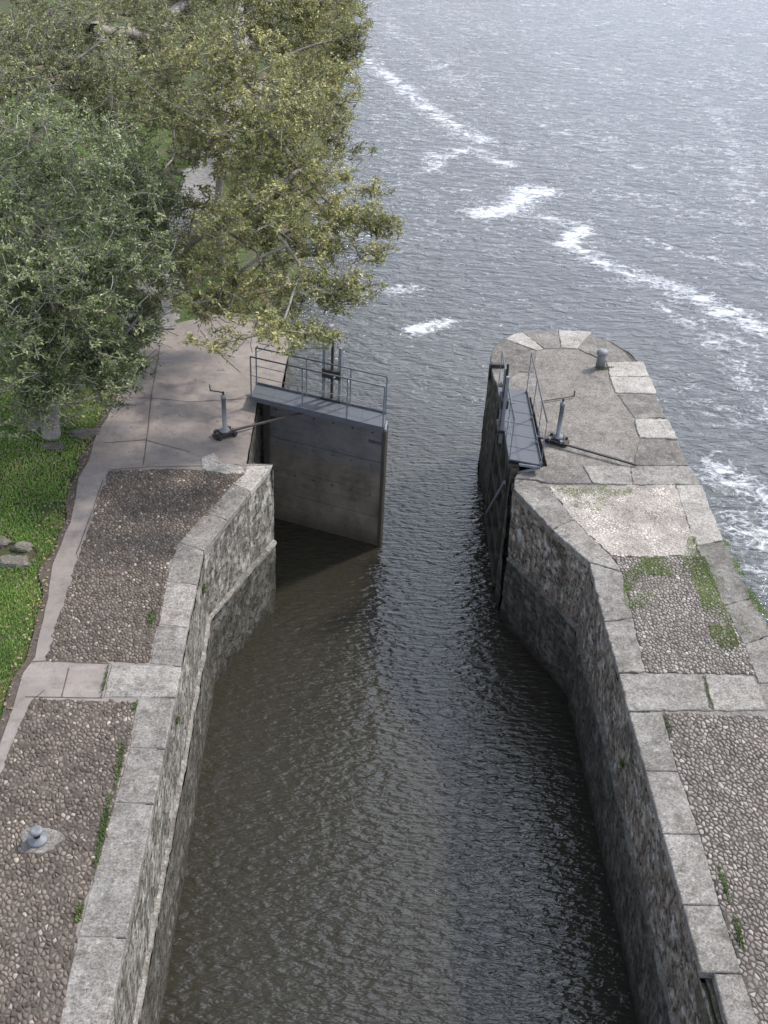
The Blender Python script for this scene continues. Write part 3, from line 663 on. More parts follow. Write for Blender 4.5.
# ------------------------------------------------------------------ cobbles (packed cells)
def cobbles(name, poly, size, m, bed, label, z=0.0, h=.02, elong=1.35):
    poly0 = ccw(poly); ca, sa = math.cos(.35), math.sin(.35)
    fw = lambda x, y: ((x * ca + y * sa), (-x * sa + y * ca) / elong)
    bw = lambda u, v: (u * ca - v * elong * sa, u * sa + v * elong * ca)
    poly = [V2(*fw(p.x, p.y)) for p in poly0]; xs = [p.x for p in poly]; ys = [p.y for p in poly]
    x0, x1, y0, y1 = min(xs), max(xs), min(ys), max(ys)
    nx = int((x1 - x0) / size) + 3; ny = int((y1 - y0) / (size * .87)) + 3
    pts = np.array([(x0 - size + (i + .5 * (j % 2)) * size, y0 - size + j * size * .87) for j in range(ny + 1) for i in range(nx + 1)])
    pts[:, 1] = y0 + (pts[:, 1] - y0); pts += rng.normal(0, size * .34, pts.shape)
    keep = inside(poly, pts[:, 0], pts[:, 1]); V = []; T = []; Q = []
    cell = {}
    for i, p in enumerate(pts): cell.setdefault((int(p[0] // (size * 2)), int(p[1] // (size * 2))), []).append(i)
    for i in np.nonzero(keep)[0]:
        cx, cy = pts[i]; k0, k1 = int(cx // (size * 2)), int(cy // (size * 2))
        c_ = [V2(cx + size * 1.1 * a, cy + size * 1.1 * b) for a, b in ((-1, -1), (1, -1), (1, 1), (-1, 1))]
        for a in (-1, 0, 1):
            for b in (-1, 0, 1):
                for j in cell.get((k0 + a, k1 + b), ()):
                    if j == i: continue
                    dx, dy = pts[j][0] - cx, pts[j][1] - cy
                    if dx * dx + dy * dy > (size * 2.4) ** 2: continue
                    mx, my = cx + dx / 2, cy + dy / 2; o = []
                    for t in range(len(c_)):
                        A, B = c_[t], c_[(t + 1) % len(c_)]
                        da = (A.x - mx) * dx + (A.y - my) * dy; db = (B.x - mx) * dx + (B.y - my) * dy
                        if da <= 0: o.append(A)
                        if (da < 0) != (db < 0) and da != db: o.append(A.lerp(B, da / (da - db)))
                    c_ = o
                    if len(c_) < 3: break
                if len(c_) < 3: break
            if len(c_) < 3: break
        if len(c_) < 3: continue
        cen = sum(c_, V2(0, 0)) / len(c_)
        sh = random.uniform(.72, .93); c_ = [cen + (p - cen) * sh for p in c_]
        ch = []
        for t in range(len(c_)):
            A, B = c_[t], c_[(t + 1) % len(c_)]
            if (B - A).length < size * .02: continue
            ch += [A.lerp(B, .22), A.lerp(B, .78)]
        if len(ch) < 4: continue
        hh = h * random.uniform(.25, 1.2); k = len(ch); b0 = len(V)
        tx, ty = random.uniform(-.12, .12), random.uniform(-.12, .12)
        for sc_, zz in ((1, -.03), (.95, hh * .45), (.72, hh * .88)):
            for p in ch:
                q = cen + (p - cen) * sc_; V.append((*bw(q.x, q.y), z + zz + (q.x - cen.x) * tx + (q.y - cen.y) * ty))
        V.append((*bw(cen.x, cen.y), z + hh))
        for r in range(2):
            for t in range(k): Q.append((b0 + r * k + t, b0 + r * k + (t + 1) % k, b0 + (r + 1) * k + (t + 1) % k, b0 + (r + 1) * k + t))
        for t in range(k): T.append((b0 + 2 * k + t, b0 + 2 * k + (t + 1) % k, b0 + 3 * k))
    me = bpy.data.meshes.new(name); me.from_pydata(V, [], Q + T)
    tag(link(name, me, m, smooth=True), label, 'cobbles', kind='stuff')
    bp = rough_outline(poly0, .12, .03)
    me = bpy.data.meshes.new('cobble_bed'); me.from_pydata([(p.x, p.y, z + .005) for p in bp], [], [list(range(len(bp)))])
    bm = bmesh.new(); bm.from_mesh(me); bmesh.ops.triangulate(bm, faces=bm.faces[:]); bm.to_mesh(me); bm.free()
    tag(link('cobble_bed', me, bed), 'mortar bed under the ' + label, kind='structure')
panelA = w2([(109, 471), (180, 469), (246, 474), (219, 507), (179, 544), (170, 563), (164, 596), (149.5, 662.5), (46, 661), (76.6, 562)])
cobbles('cobblestones', panelA, .058, M['cobble'], M['cob_bed'], 'small brown river cobbles set on the left quay nearer the gate')
pB = w2([(33, 699), (135, 702), (129, 749), (117, 786), (109, 826), (97, 862), (87.5, 899), (78, 931), (60, 1024)])
panelB = [p for p in pB] + [V2(pB[-1].x, 5.5), V2(-5.9, 5.5), w2([(-60, 900)])[0], w2([(-2, 780)])[0]]
cobbles('cobblestones', panelB, .062, M['cobble'], M['cob_bed'], 'larger brown river cobbles round the left bollard')
pC = w2([(549, 487), (675, 485), (695, 546), (698, 556), (612, 556), (574, 520)])
cobbles('cobblestones', pC, .058, M['cobble_pale'], M['cob_bed_pale'], 'pale flat cobbles bright in mortar on the pier', z=0, h=.010)  # patch with paler cobbles and mortar than the panels around it
pD = w2([(612, 557), (698, 556), (723, 606), (744, 645), (754, 674), (646, 672), (633, 618), (622, 572)])
cobbles('cobblestones', pD, .06, M['cobble_mid'], M['cob_bed'], 'mossy grey cobbles in the middle of the pier', z=0, h=.018)
pE = w2([(663, 713), (767, 713), (800, 713)]) ; pE = [pE[0], V2(7.0, pE[0].y - .05), V2(7.05, 5.5), V2(oxr(6) + .02, 5.5)] + [V2(oxr(y), y) for y in (7.5, 8.5, 9.5, 10.5, 11.5)]
cobbles('cobblestones', pE, .066, M['cobble_grey'], M['cob_bed'], 'large pale grey cobbles at the near end of the pier', z=0)

# ------------------------------------------------------------------ lock gates
def gate(name, label, hinge, ang, side, group):
    """local frame: u along the leaf, n to the land side, z up"""
    u = Vector((math.cos(ang), math.sin(ang), 0)); nrm = Vector((u.y, -u.x, 0)) * side
    T = Matrix(((u.x, nrm.x, 0, hinge[0]), (u.y, nrm.y, 0, hinge[1]), (0, 0, 1, 0), (0, 0, 0, 1)))
    L = 2.96; g = empty(name, (hinge[0], hinge[1], 0), label, 'lock gate', group)
    lm = Matrix(T)
    def bl(mb, nm, m, par=g, **k):
        o = mb.build(nm, m, par, **k); return o
    zb = WATER - 1.0
    mb = MB()                                    # board face, in courses
    zs = [-.06, -.95, -1.75, -2.42, zb]
    for i in range(4): mb.box((L / 2, -.05 - .006 * (i == 0) + .012 * (i % 2), (zs[i] + zs[i + 1]) / 2), (L - .10, .06, zs[i] - zs[i + 1] - .014), T)
    bl(mb, 'leaf_panel', M['gate'], bevel=.004)
    mb = MB(); mb.box((.06, -.09, (.02 + zb) / 2), (.16, .24, .02 - zb), T); bl(mb, 'heel_post', M['timber'], bevel=.01)
    mb = MB(); mb.box((L - .03, -.07, (.02 + zb) / 2), (.08, .16, .02 - zb), T); bl(mb, 'mitre_post', M['timber'], bevel=.01)
    mb = MB(); mb.box((L / 2, -.09, .0), (L - .24, .2, .12), T); bl(mb, 'top_beam', M['timber'], bevel=.006)
    for z_ in (-.8, -1.6, -2.4, -3.1):
        mb = MB(); mb.box((L / 2, -.15, z_), (L - .24, .12, .11), T); bl(mb, 'cross_rail', M['timber'])
    mb = MB(); mb.bar(T @ Vector((.3, -.2, -2.9)), T @ Vector((L - .3, -.2, -.5)), .05, .08); bl(mb, 'diagonal_brace', M['galv'])
    mb = MB()
    for uu in (.55, 1.5, 2.5):
        mb.box((uu, -.15, -1.6), (.1, .1, 3.1), T)
    bl(mb, 'uprights', M['timber'])
    mb = MB(); mb.box((L / 2, .02, -.075), (L - .1, .05, .05), T); bl(mb, 'pale_trim', M['galv'])
    for zz in (-.22, -1.05, -1.85):
        for k_ in range(6):
            uu = .3 + k_ * .47; mb = MB(); mb.tube([(uu, -.03, zz), (uu, .0, zz)], .018, 6, T); mb.build('bolt', M['iron'], g)
    for uu in (.06, L - .09):
        mb = MB(); mb.box((uu + (.12 if uu < 1 else -.12), -.012, -.45), (.36, .014, .07), T); mb.build('corner_strap', M['rust_iron'], g)
    # walkway
    zw = .2; n0, n1 = -.2, .45; u0, u1 = -.26, L - .05
    T0 = T; T = T @ Matrix(((1, .3, 0, .03), (0, 1, 0, 0), (0, 0, 1, 0), (0, 0, 0, 1)))
    mb = MB(); mb.box(((u0 + u1) / 2, (n0 + n1) / 2, zw), (u1 - u0, n1 - n0, .035), T)
    for i in range(1, 6):
        uu = u0 + (u1 - u0) * i / 6; mb.box((uu, (n0 + n1) / 2, zw + .02), (.012, n1 - n0 - .05, .008), T)
    dk = bl(mb, 'walkway_deck', M['deck'])
    mb = MB()
    mb.box(((u0 + u1) / 2, n1 + .006, zw + .005), (u1 - u0, .012, .12), T); mb.box(((u0 + u1) / 2, n0 - .006, zw + .005), (u1 - u0, .012, .12), T)
    bl(mb, 'edge_plate', M['deck'])
    for uu in (.35, 1.05, 1.75, 2.45, 2.95):
        mb = MB(); mb.bar((uu, .0, -.05), (uu, n1 - .03, zw - .03), .04, .04, T); mb.bar((uu, .0, zw - .05), (uu, n1 - .03, zw - .03), .04, .05, T); bl(mb, 'bracket', M['galv'])
    for nn, zt in ((n1 - .01, 1.22), (n0 + .01, 1.12)):
        r = empty('handrail', (0, 0, 0), None, None); r.parent = g; r.matrix_parent_inverse = Matrix.Translation(-Vector(g.location))
        mb = MB(); mb.tube([(u0 + .02, nn, zt), (u1 - .02, nn, zt)], .018, 8, T); mb.build('top_rail', M['rail'], r, smooth=True)
        mb = MB(); mb.tube([(u0 + .02, nn, zt - .45), (u1 - .02, nn, zt - .45)], .010, 6, T); mb.build('mid_rail', M['galv'], r, smooth=True)
        for uu in (u0 + .02, 1.0, 2.05, u1 - .02):
            mb = MB(); mb.box((uu, nn, (zt + zw) / 2), (.035, .012, zt - zw), T); mb.box((uu, nn - .01, zw + .03), (.06, .02, .08), T); mb.build('post', M['galv'], r)
    T = T0
    # paddle gear
    pg = empty('paddle_gear', (0, 0, 0), None, None); pg.parent = g; pg.matrix_parent_inverse = Matrix.Translation(-Vector(g.location))
    for uu in (1.36, 1.74):
        mb = MB(); mb.box((uu, -.27, .72), (.07, .07, 1.6), T); mb.build('guide_post', M['galv'], pg, bevel=.004)
    mb = MB(); mb.tube([(1.55, -.27, -.1), (1.55, -.27, 1.72)], .026, 8, T)
    for k in range(34): mb.box((1.55, -.27, .1 + k * .045), (.062, .062, .016), T)
    mb.build('rack_rod', M['iron'], pg)
    mb = MB(); mb.box((1.55, -.27, .86), (.44, .16, .2), T)
    mb.build('gear_box', M['iron'], pg, bevel=.01)
    mb = MB(); mb.box((1.55, -.27, .22), (.5, .18, .08), T); mb.build('base_bracket', M['iron'], pg, bevel=.008)
    mb = MB(); mb.tube([(1.68, -.2, .88), (1.68, -.05, .88)], .02, 8, T); mb.build('crank_shaft', M['galv'], pg)
    return T
TL = gate('lock_gate', 'half closed lock gate leaf with wide grey board face across the channel', (-2.02, 22.34), R_(-22), 1, 'lock gate leaves')
TR = gate('lock_gate', 'open lock gate leaf folded into the pier recess, seen edge on', (3.5, 22.6), R_(-91.0), -1, 'lock gate leaves')

# gate operating gear
def winch(base, rack_a, rack_b, label, crank):
    b = P(*base); g = empty('gate_winch', b, label, 'gate winch', 'hand winches for the gate leaves')
    A = Vector(rack_a); B = Vector(rack_b); d = (B - A); ang = math.atan2(d.y, d.x)
    mb = MB(); mb.box((b.x, b.y, .04), (.5, .2, .07), rz=ang); mb.box((b.x, b.y, .10), (.24, .26, .06), rz=ang)
    for s in (-1, 1):
        for t in (-.17, .17):
            c = Vector((b.x, b.y, 0)) + Vector((math.cos(ang), math.sin(ang), 0)) * t + Vector((-math.sin(ang), math.cos(ang), 0)) * s * .12
            mb.tube([(c.x, c.y, .0), (c.x, c.y, .12)], .035, 10)
    mb.build('base_plate', M['iron'], g, bevel=.004)
    for t in (-.13, .13):
        c = Vector((b.x, b.y, 0)) + Vector((math.cos(ang), math.sin(ang), 0)) * t - Vector((-math.sin(ang), math.cos(ang), 0)) * .15
        mb = MB(); mb.tube([(c.x, c.y, .07), (c.x, c.y, .14)], .028, 10); mb.build('roller', M['post_paint'], g)
    mb = MB(); mb.lathe([(.11, .12), (.11, .16), (.05, .18), (.047, .9), (.056, .9), (.056, .96), (.03, .97), (.03, 1.0)], (b.x, b.y, 0), 20)
    mb.build('column', M['post_paint' if crank else 'galv'], g, smooth=True)
    mb = MB(); mb.tube([(b.x, b.y, .98), (b.x, b.y, 1.06)], .022, 8)
    if crank:
        mb.tube([(b.x, b.y, 1.04), (b.x - .27, b.y + .04, 1.06)], .013, 6); mb.tube([(b.x - .27, b.y + .04, 1.05), (b.x - .28, b.y + .04, 1.19)], .013, 6)
    mb.build('crank_handle' if crank else 'spindle', M['iron'], g)
    mb = MB(); mb.bar(A, B, .05, .035)
    L = d.length; k = int(L / .05)
    mb.build('rack_bar', M['rust_iron' if crank else 'iron'], g)
    return g
la = TL @ Vector((1.25, .03, .0))
lb = P(225, 436); dd = (Vector((lb.x, lb.y, 0)) - Vector((la.x, la.y, 0))).normalized()
winch((225, 436), (la.x, la.y, .02), (lb.x + dd.x * .22, lb.y + dd.y * .22, .10), 'grey hand winch with crank handle on the left quay, rod reaching the gate', True)
winch((557, 442), (3.55, 21.12, .10), tuple(P(637, 465, .06)), 'grey hand winch without crank on the pier, long black rack lying behind it', False)

# loose bar and stub on the pier
mb = MB(); a, b = P(543, 401, .03), P(574, 396, .03); mb.tube([a, b], .016, 8); mb.tube([b - Vector((0, 0, .02)), b + Vector((0, 0, .14))], .016, 8)
tag(mb.build('crank_bar', M['rust_iron']), 'thin bent iron crank bar lying on the pier behind the winch', 'crank bar')
mb = MB(); a, b = P(492, 366, .03), P(499, 366, .03); mb.box(((a.x + b.x) / 2 + .05, a.y, .05), (.34, .12, .10)); mb.box((a.x - .03, a.y, -.1), (.06, .14, .4))
tag(mb.build('iron_bracket', M['iron'], bevel=.008), 'short dark iron bracket on the lock side corner of the pier head', 'bracket')
# bollards
b = P(38, 841); g = empty('mooring_bollard', b, 'mushroom shaped steel bollard on a cement ring among the left cobbles', 'bollard', 'mooring bollards')
mb = MB(); mb.lathe([(.13, .02), (.13, .04), (.10, .052), (.055, .075), (.045, .09)], b, 28); mb.build('flange', M['bollard'], g, smooth=True)
mb = MB(); mb.lathe([(.045, .085), (.043, .16), (.05, .17)], b, 24); mb.build('neck', M['iron'], g, smooth=True)
mb = MB(); mb.lathe([(.05, .165), (.082, .18), (.088, .205), (.078, .222), (.045, .228), (.02, .222)], b, 28); mb.build('cap', M['bollard'], g, smooth=True)
ring = [V2(b.x + .27 * math.cos(t) * (1 + .22 * math.sin(3 * t + 1) + .1 * math.sin(7 * t)), b.y + .27 * math.sin(t) * (1 + .2 * math.cos(2 * t))) for t in [2 * math.pi * i / 30 for i in range(30)]]
link('cement_collar', slab_mesh(ring, -.02, .020, gap=0, chamf=.01, jit=.01), M['coping_dark'], g)
b = P(600, 367); g = empty('mooring_bollard', b, 'pale cylindrical bollard with domed cap near the pier head', 'bollard', 'mooring bollards')
mb = MB(); mb.lathe([(.115, -.01), (.105, .3), (.103, .34)], b, 24); mb.build('shaft', M['post_paint'], g, smooth=True)
mb = MB(); mb.lathe([(.103, .33), (.135, .35), (.138, .41), (.11, .45), (.05, .468)], b, 24); mb.build('cap', M['post_paint'], g, smooth=True)

# ------------------------------------------------------------------ rocks, weeds, moss, grass, leaf litter
def rock(px, py, sx, sy, sz, label, seed):
    bm = bmesh.new(); bmesh.ops.create_icosphere(bm, subdivisions=4, radius=1)
    for v in bm.verts:
        n_ = mnoise.fractal(v.co * 1.3 + Vector((seed, 0, 0)), .9, 2, 4) * .35; v.co = v.co * (1 + n_)
        v.co.z = min(v.co.z, .55 + .1 * mnoise.noise(v.co * 3)); v.co = Vector((v.co.x * sx, v.co.y * sy, v.co.z * sz))
    me = bpy.data.meshes.new('rock'); bm.to_mesh(me); bm.free(); o = link('rock', me, M['rock'], smooth=True)
    p = P(px, py); o.location = (p.x, p.y, -.04); tag(o, label, 'rock')
rock(14, 560, .28, .16, .09, 'flat weathered rock bedded in the lawn at the left edge', 3)
rock(22, 545, .17, .12, .08, 'smaller mossy rock just above the flat lawn rock', 5)
rock(-4, 540, .22, .15, .07, 'pale rock cut by the left edge of the photo', 6)
rock(84, 432, .34, .2, .10, 'flat grey slab stone between the tree trunk and the path', 8)
rock(36, 425, .22, .2, .12, 'small pale stone left of the tree trunk foot', 12)
rock(52, 445, .25, .14, .08, 'low pale stone in front of the tree trunk foot', 15)

def blades(name, X, Y, Z, hgt, wdt, m, lean=.5):
    n = len(X); a = rng.uniform(0, 2 * np.pi, n); b = rng.uniform(0, 2 * np.pi, n); h = hgt * rng.uniform(.5, 1.2, n); l = lean * h * rng.uniform(.2, 1.3, n)
    dx, dy = np.cos(a) * wdt / 2, np.sin(a) * wdt / 2; base = np.stack([X, Y, Z], 1)
    v0 = base + np.stack([dx, dy, 0 * dx], 1); v1 = base - np.stack([dx, dy, 0 * dx], 1)
    v2 = base + np.stack([np.cos(b) * l * .4 + dx * .8, np.sin(b) * l * .4 + dy * .8, h * .6], 1); v3 = base + np.stack([np.cos(b) * l, np.sin(b) * l, h], 1)
    v2b = base + np.stack([np.cos(b) * l * .4 - dx * .8, np.sin(b) * l * .4 - dy * .8, h * .6], 1)
    V = np.stack([v0, v1, v2b, v3, v2], 1).reshape(-1, 3); i = np.arange(n) * 5
    T = np.concatenate([np.stack([i, i + 1, i + 2], 1), np.stack([i, i + 2, i + 4], 1), np.stack([i + 4, i + 2, i + 3], 1)])
    return np_mesh(name, V, T)
def vn(x, y, s, o=0): return np.array([mnoise.noise(Vector((a * s + o, b * s, o))) for a, b in zip(x, y)])
N1 = 330000
X = rng.uniform(-11.5, -3.5, N1); Y = rng.uniform(8.5, 26.5, N1); keep = (X < path_x(Y) - .06 - rng.random(N1) ** 2 * .35)
X, Y = X[keep], Y[keep]; nz = vn(X, Y, 1.1); keep = nz > -.28 - rng.random(len(X)) * .35
rk = P(12, 552); keep &= np.hypot((X - rk.x) / .45, (Y - rk.y) / .35) > 1
X, Y = X[keep], Y[keep]
N2 = 60000; X2 = rng.uniform(-15, -3, N2); Y2 = rng.uniform(26.5, 48, N2); k2 = (X2 < shore_x(Y2) - .8) & (vn(X2, Y2, .7, 4) > -.15); X2, Y2 = X2[k2], Y2[k2]
hz = ground_h(X2, Y2); hg = np.concatenate([np.full(len(X), .048), np.full(len(X2), .14)]); XX = np.concatenate([X, X2]); YY = np.concatenate([Y, Y2])
me = blades('grass', XX, YY, np.concatenate([np.full(len(X), -.06), hz]), hg, .016, M['grass'])
tag(link('grass', me, M['grass']), 'green lawn grass left of the concrete path', 'grass', kind='stuff')
# moss and small plants between the pier cobbles
def moss_in(poly, nn, thr, sc_, o, name, label, hh=.014, w_=.012, z=.012):
    xs = [p.x for p in poly]; ys = [p.y for p in poly]; X = rng.uniform(min(xs), max(xs), nn); Y = rng.uniform(min(ys), max(ys), nn)
    k = inside(poly, X, Y); X, Y = X[k], Y[k]; k = vn(X, Y, sc_, o) + vn(X, Y, sc_ * 4, o) * .6 + rng.normal(0, .22, len(X)) > thr + .12; X, Y = X[k], Y[k]
    tag(link(name, blades(name, X, Y, np.full(len(X), z), hh, w_, M['moss'], .9), M['moss']), label, 'moss', kind='stuff')
moss_in(w2([(552, 486), (634, 486), (630, 496), (612, 500), (600, 512), (574, 508)]), 8000, -.02, 3.2, 3, 'moss', 'green moss along the top of the pale cobbles')
moss_in(w2([(622, 558), (705, 557), (740, 645), (728, 652), (712, 640), (700, 600), (690, 578), (640, 575), (624, 600)]), 48000, -.32, 1.9, 8, 'moss', 'bright green moss over the mossy pier cobbles')
moss_in(w2([(688, 538), (695, 536), (700, 556), (684, 556)]), 1500, -.2, 2, 5, 'moss', 'small green moss patch at the pale paving edge')
moss_in(w2([(622, 600), (650, 590), (660, 600), (630, 612)]), 2500, .0, 2, 5, 'moss', 'thin moss beside the inner coping of the pier')
moss_in(w2([(697, 546), (706, 545), (735, 600), (760, 650), (752, 652), (720, 600)]), 3000, .15, 2.4, 6, 'moss', 'thin moss along the joint of the outer pier coping')
moss_in(w2([(722, 541), (727, 541), (757, 598), (780, 634), (770, 634), (748, 598)]), 9000, -.15, 2.4, 9, 'moss', 'dark ragged moss on the river edge of the pier', hh=.02, w_=.014, z=.0)
def tuft(name, label, pt, rad, nb, hh, m='weed', stretch=None):
    nb = int(nb * .55); hh = hh * .75; t = rng.uniform(0, 2 * np.pi, nb); r = rad * .9 * rng.random(nb); X = np.cos(t) * r; Y = np.sin(t) * r
    if stretch: d = np.clip(rng.normal(0, .27, nb), -.55, .55); X = X + stretch[0] * d; Y = Y + stretch[1] * d
    o = link(name, blades(name, X, Y, np.zeros(nb), hh, .02, M[m], .9), M[m]); o.location = pt; tag(o, label, 'weed', 'weeds in the stone joints')
def dirpx(a, b): p, q = P(*a), P(*b); return P((a[0] + b[0]) / 2, (a[1] + b[1]) / 2), (q.x - p.x, q.y - p.y)
for a, b, r, nb, h_, lab in [((122, 745), (117, 785), .05, 500, .06, 'green weed line between cobbles and coping just below the cross stones'),
        ((109, 800), (97, 862), .05, 900, .07, 'longest green weed line beside the left coping, right of the bollard'),
        ((80, 905), (78, 922), .06, 300, .07, 'small green weed clump beside the left coping below the bollard'),
        ((153, 612), (151, 625), .06, 300, .07, 'green weed clump at the coping edge of the upper left cobbles'),
        ((108, 668), (102, 695), .02, 260, .05, 'thin weeds in the joint of the left cross stones'),
        ((137, 703), (133, 712), .04, 160, .05, 'tiny weed at the top right corner of the lower left cobbles'),
        ((703, 676), (711, 708), .018, 260, .05, 'mossy weeds in the joint between the two pier cross stones'),
        ((720, 870), (728, 900), .05, 420, .05, 'olive weeds beside the near pier coping, upper clump'),
        ((735, 920), (742, 950), .05, 420, .05, 'olive weeds beside the near pier coping, lower clump'),
        ((664, 714), (672, 735), .03, 150, .04, 'faint weeds at the top corner of the near pier cobbles'),
        ((594, 370), (612, 368), .05, 260, .06, 'dry grass round the foot of the pier head bollard')]:
    mpt, dv = dirpx(a, b); tuft('weed_tuft', lab, (mpt.x, mpt.y, .01), r, nb, h_, stretch=dv)
for px, py, z, r, lab in [(203, 590, -.55, .16, 'green weed patch on the left wall just below the kink'), (200, 612, -.9, .10, 'small weed patch on the left wall above the ledge'),
                          (176, 722, -.45, .10, 'weed hanging on the left wall beside the cross stones'), (163, 768, -.5, .14, 'weed patch on the left wall level with the upper cobbles end'),
                          (153, 832, -.6, .16, 'broad weed patch on the left wall level with the bollard'), (232, 540, -.6, .13, 'weeds on the slanting left wall under its coping'),
                          (622, 765, -.5, .10, 'small weed on the pier wall near the second coping joint')]:
    p = P(px, py, z); nb = int(1500 * r); a = np.clip(rng.normal(0, r * .34, (nb, 2)), -r * .45, r * .45); tg = Vector((0, 1, 0)) if py > 570 else Vector((.37, .93, 0)).normalized()
    X = tg.x * a[:, 0]; Y = tg.y * a[:, 0]; o = link('weed_tuft', blades('weed_tuft', X, Y, a[:, 1] * .9, .07, .022, M['weed'], 1.3), M['weed']); o.location = p
    tag(o, lab, 'weed', 'weeds in the stone joints')

def flat_leaves(X, Y, Z, size):
    n = len(X); a = rng.uniform(0, 2 * np.pi, n); s = size * rng.uniform(.6, 1.3, n); ca, sa = np.cos(a), np.sin(a); t = rng.uniform(-.4, .4, n)
    c0 = np.stack([X, Y, Z], 1); d = np.stack([ca, sa, t], 1) * s[:, None]; e = np.stack([-sa, ca, rng.uniform(-.5, .5, n)], 1) * (s * .55)[:, None]
    V = np.stack([c0 - d, c0 + e, c0 + d, c0 - e], 1).reshape(-1, 3); i = np.arange(n) * 4
    return np_mesh('fallen_leaves', V, np.stack([i, i + 1, i + 2, i + 3], 1))
X = rng.uniform(-8.5, -4.2, 9000); Y = rng.uniform(10, 27, 9000); den = np.exp(-((Y - 20.5) / 3.2) ** 2) * .9 + .12
k = (X < path_x(Y) + .15) & (rng.random(9000) < den); X, Y = X[k], Y[k]
Xa = rng.uniform(-5.5, -1.9, 160); Ya = rng.uniform(19.5, 26, 160)
Xb = path_x(np.linspace(12, 23, 200)) + rng.normal(-.12, .10, 200); Yb = np.linspace(12, 23, 200) + rng.normal(0, .05, 200)
X = np.concatenate([X, Xa, Xb]); Y = np.concatenate([Y, Ya, Yb]); Z = np.concatenate([np.full(len(X) - 360, -.01), np.full(160, .015), np.full(200, .0)])
tag(link('fallen_leaves', flat_leaves(X, Y, Z, .028), M['litter']), 'yellow and brown fallen leaves on the lawn and quay', 'fallen leaves', kind='stuff')

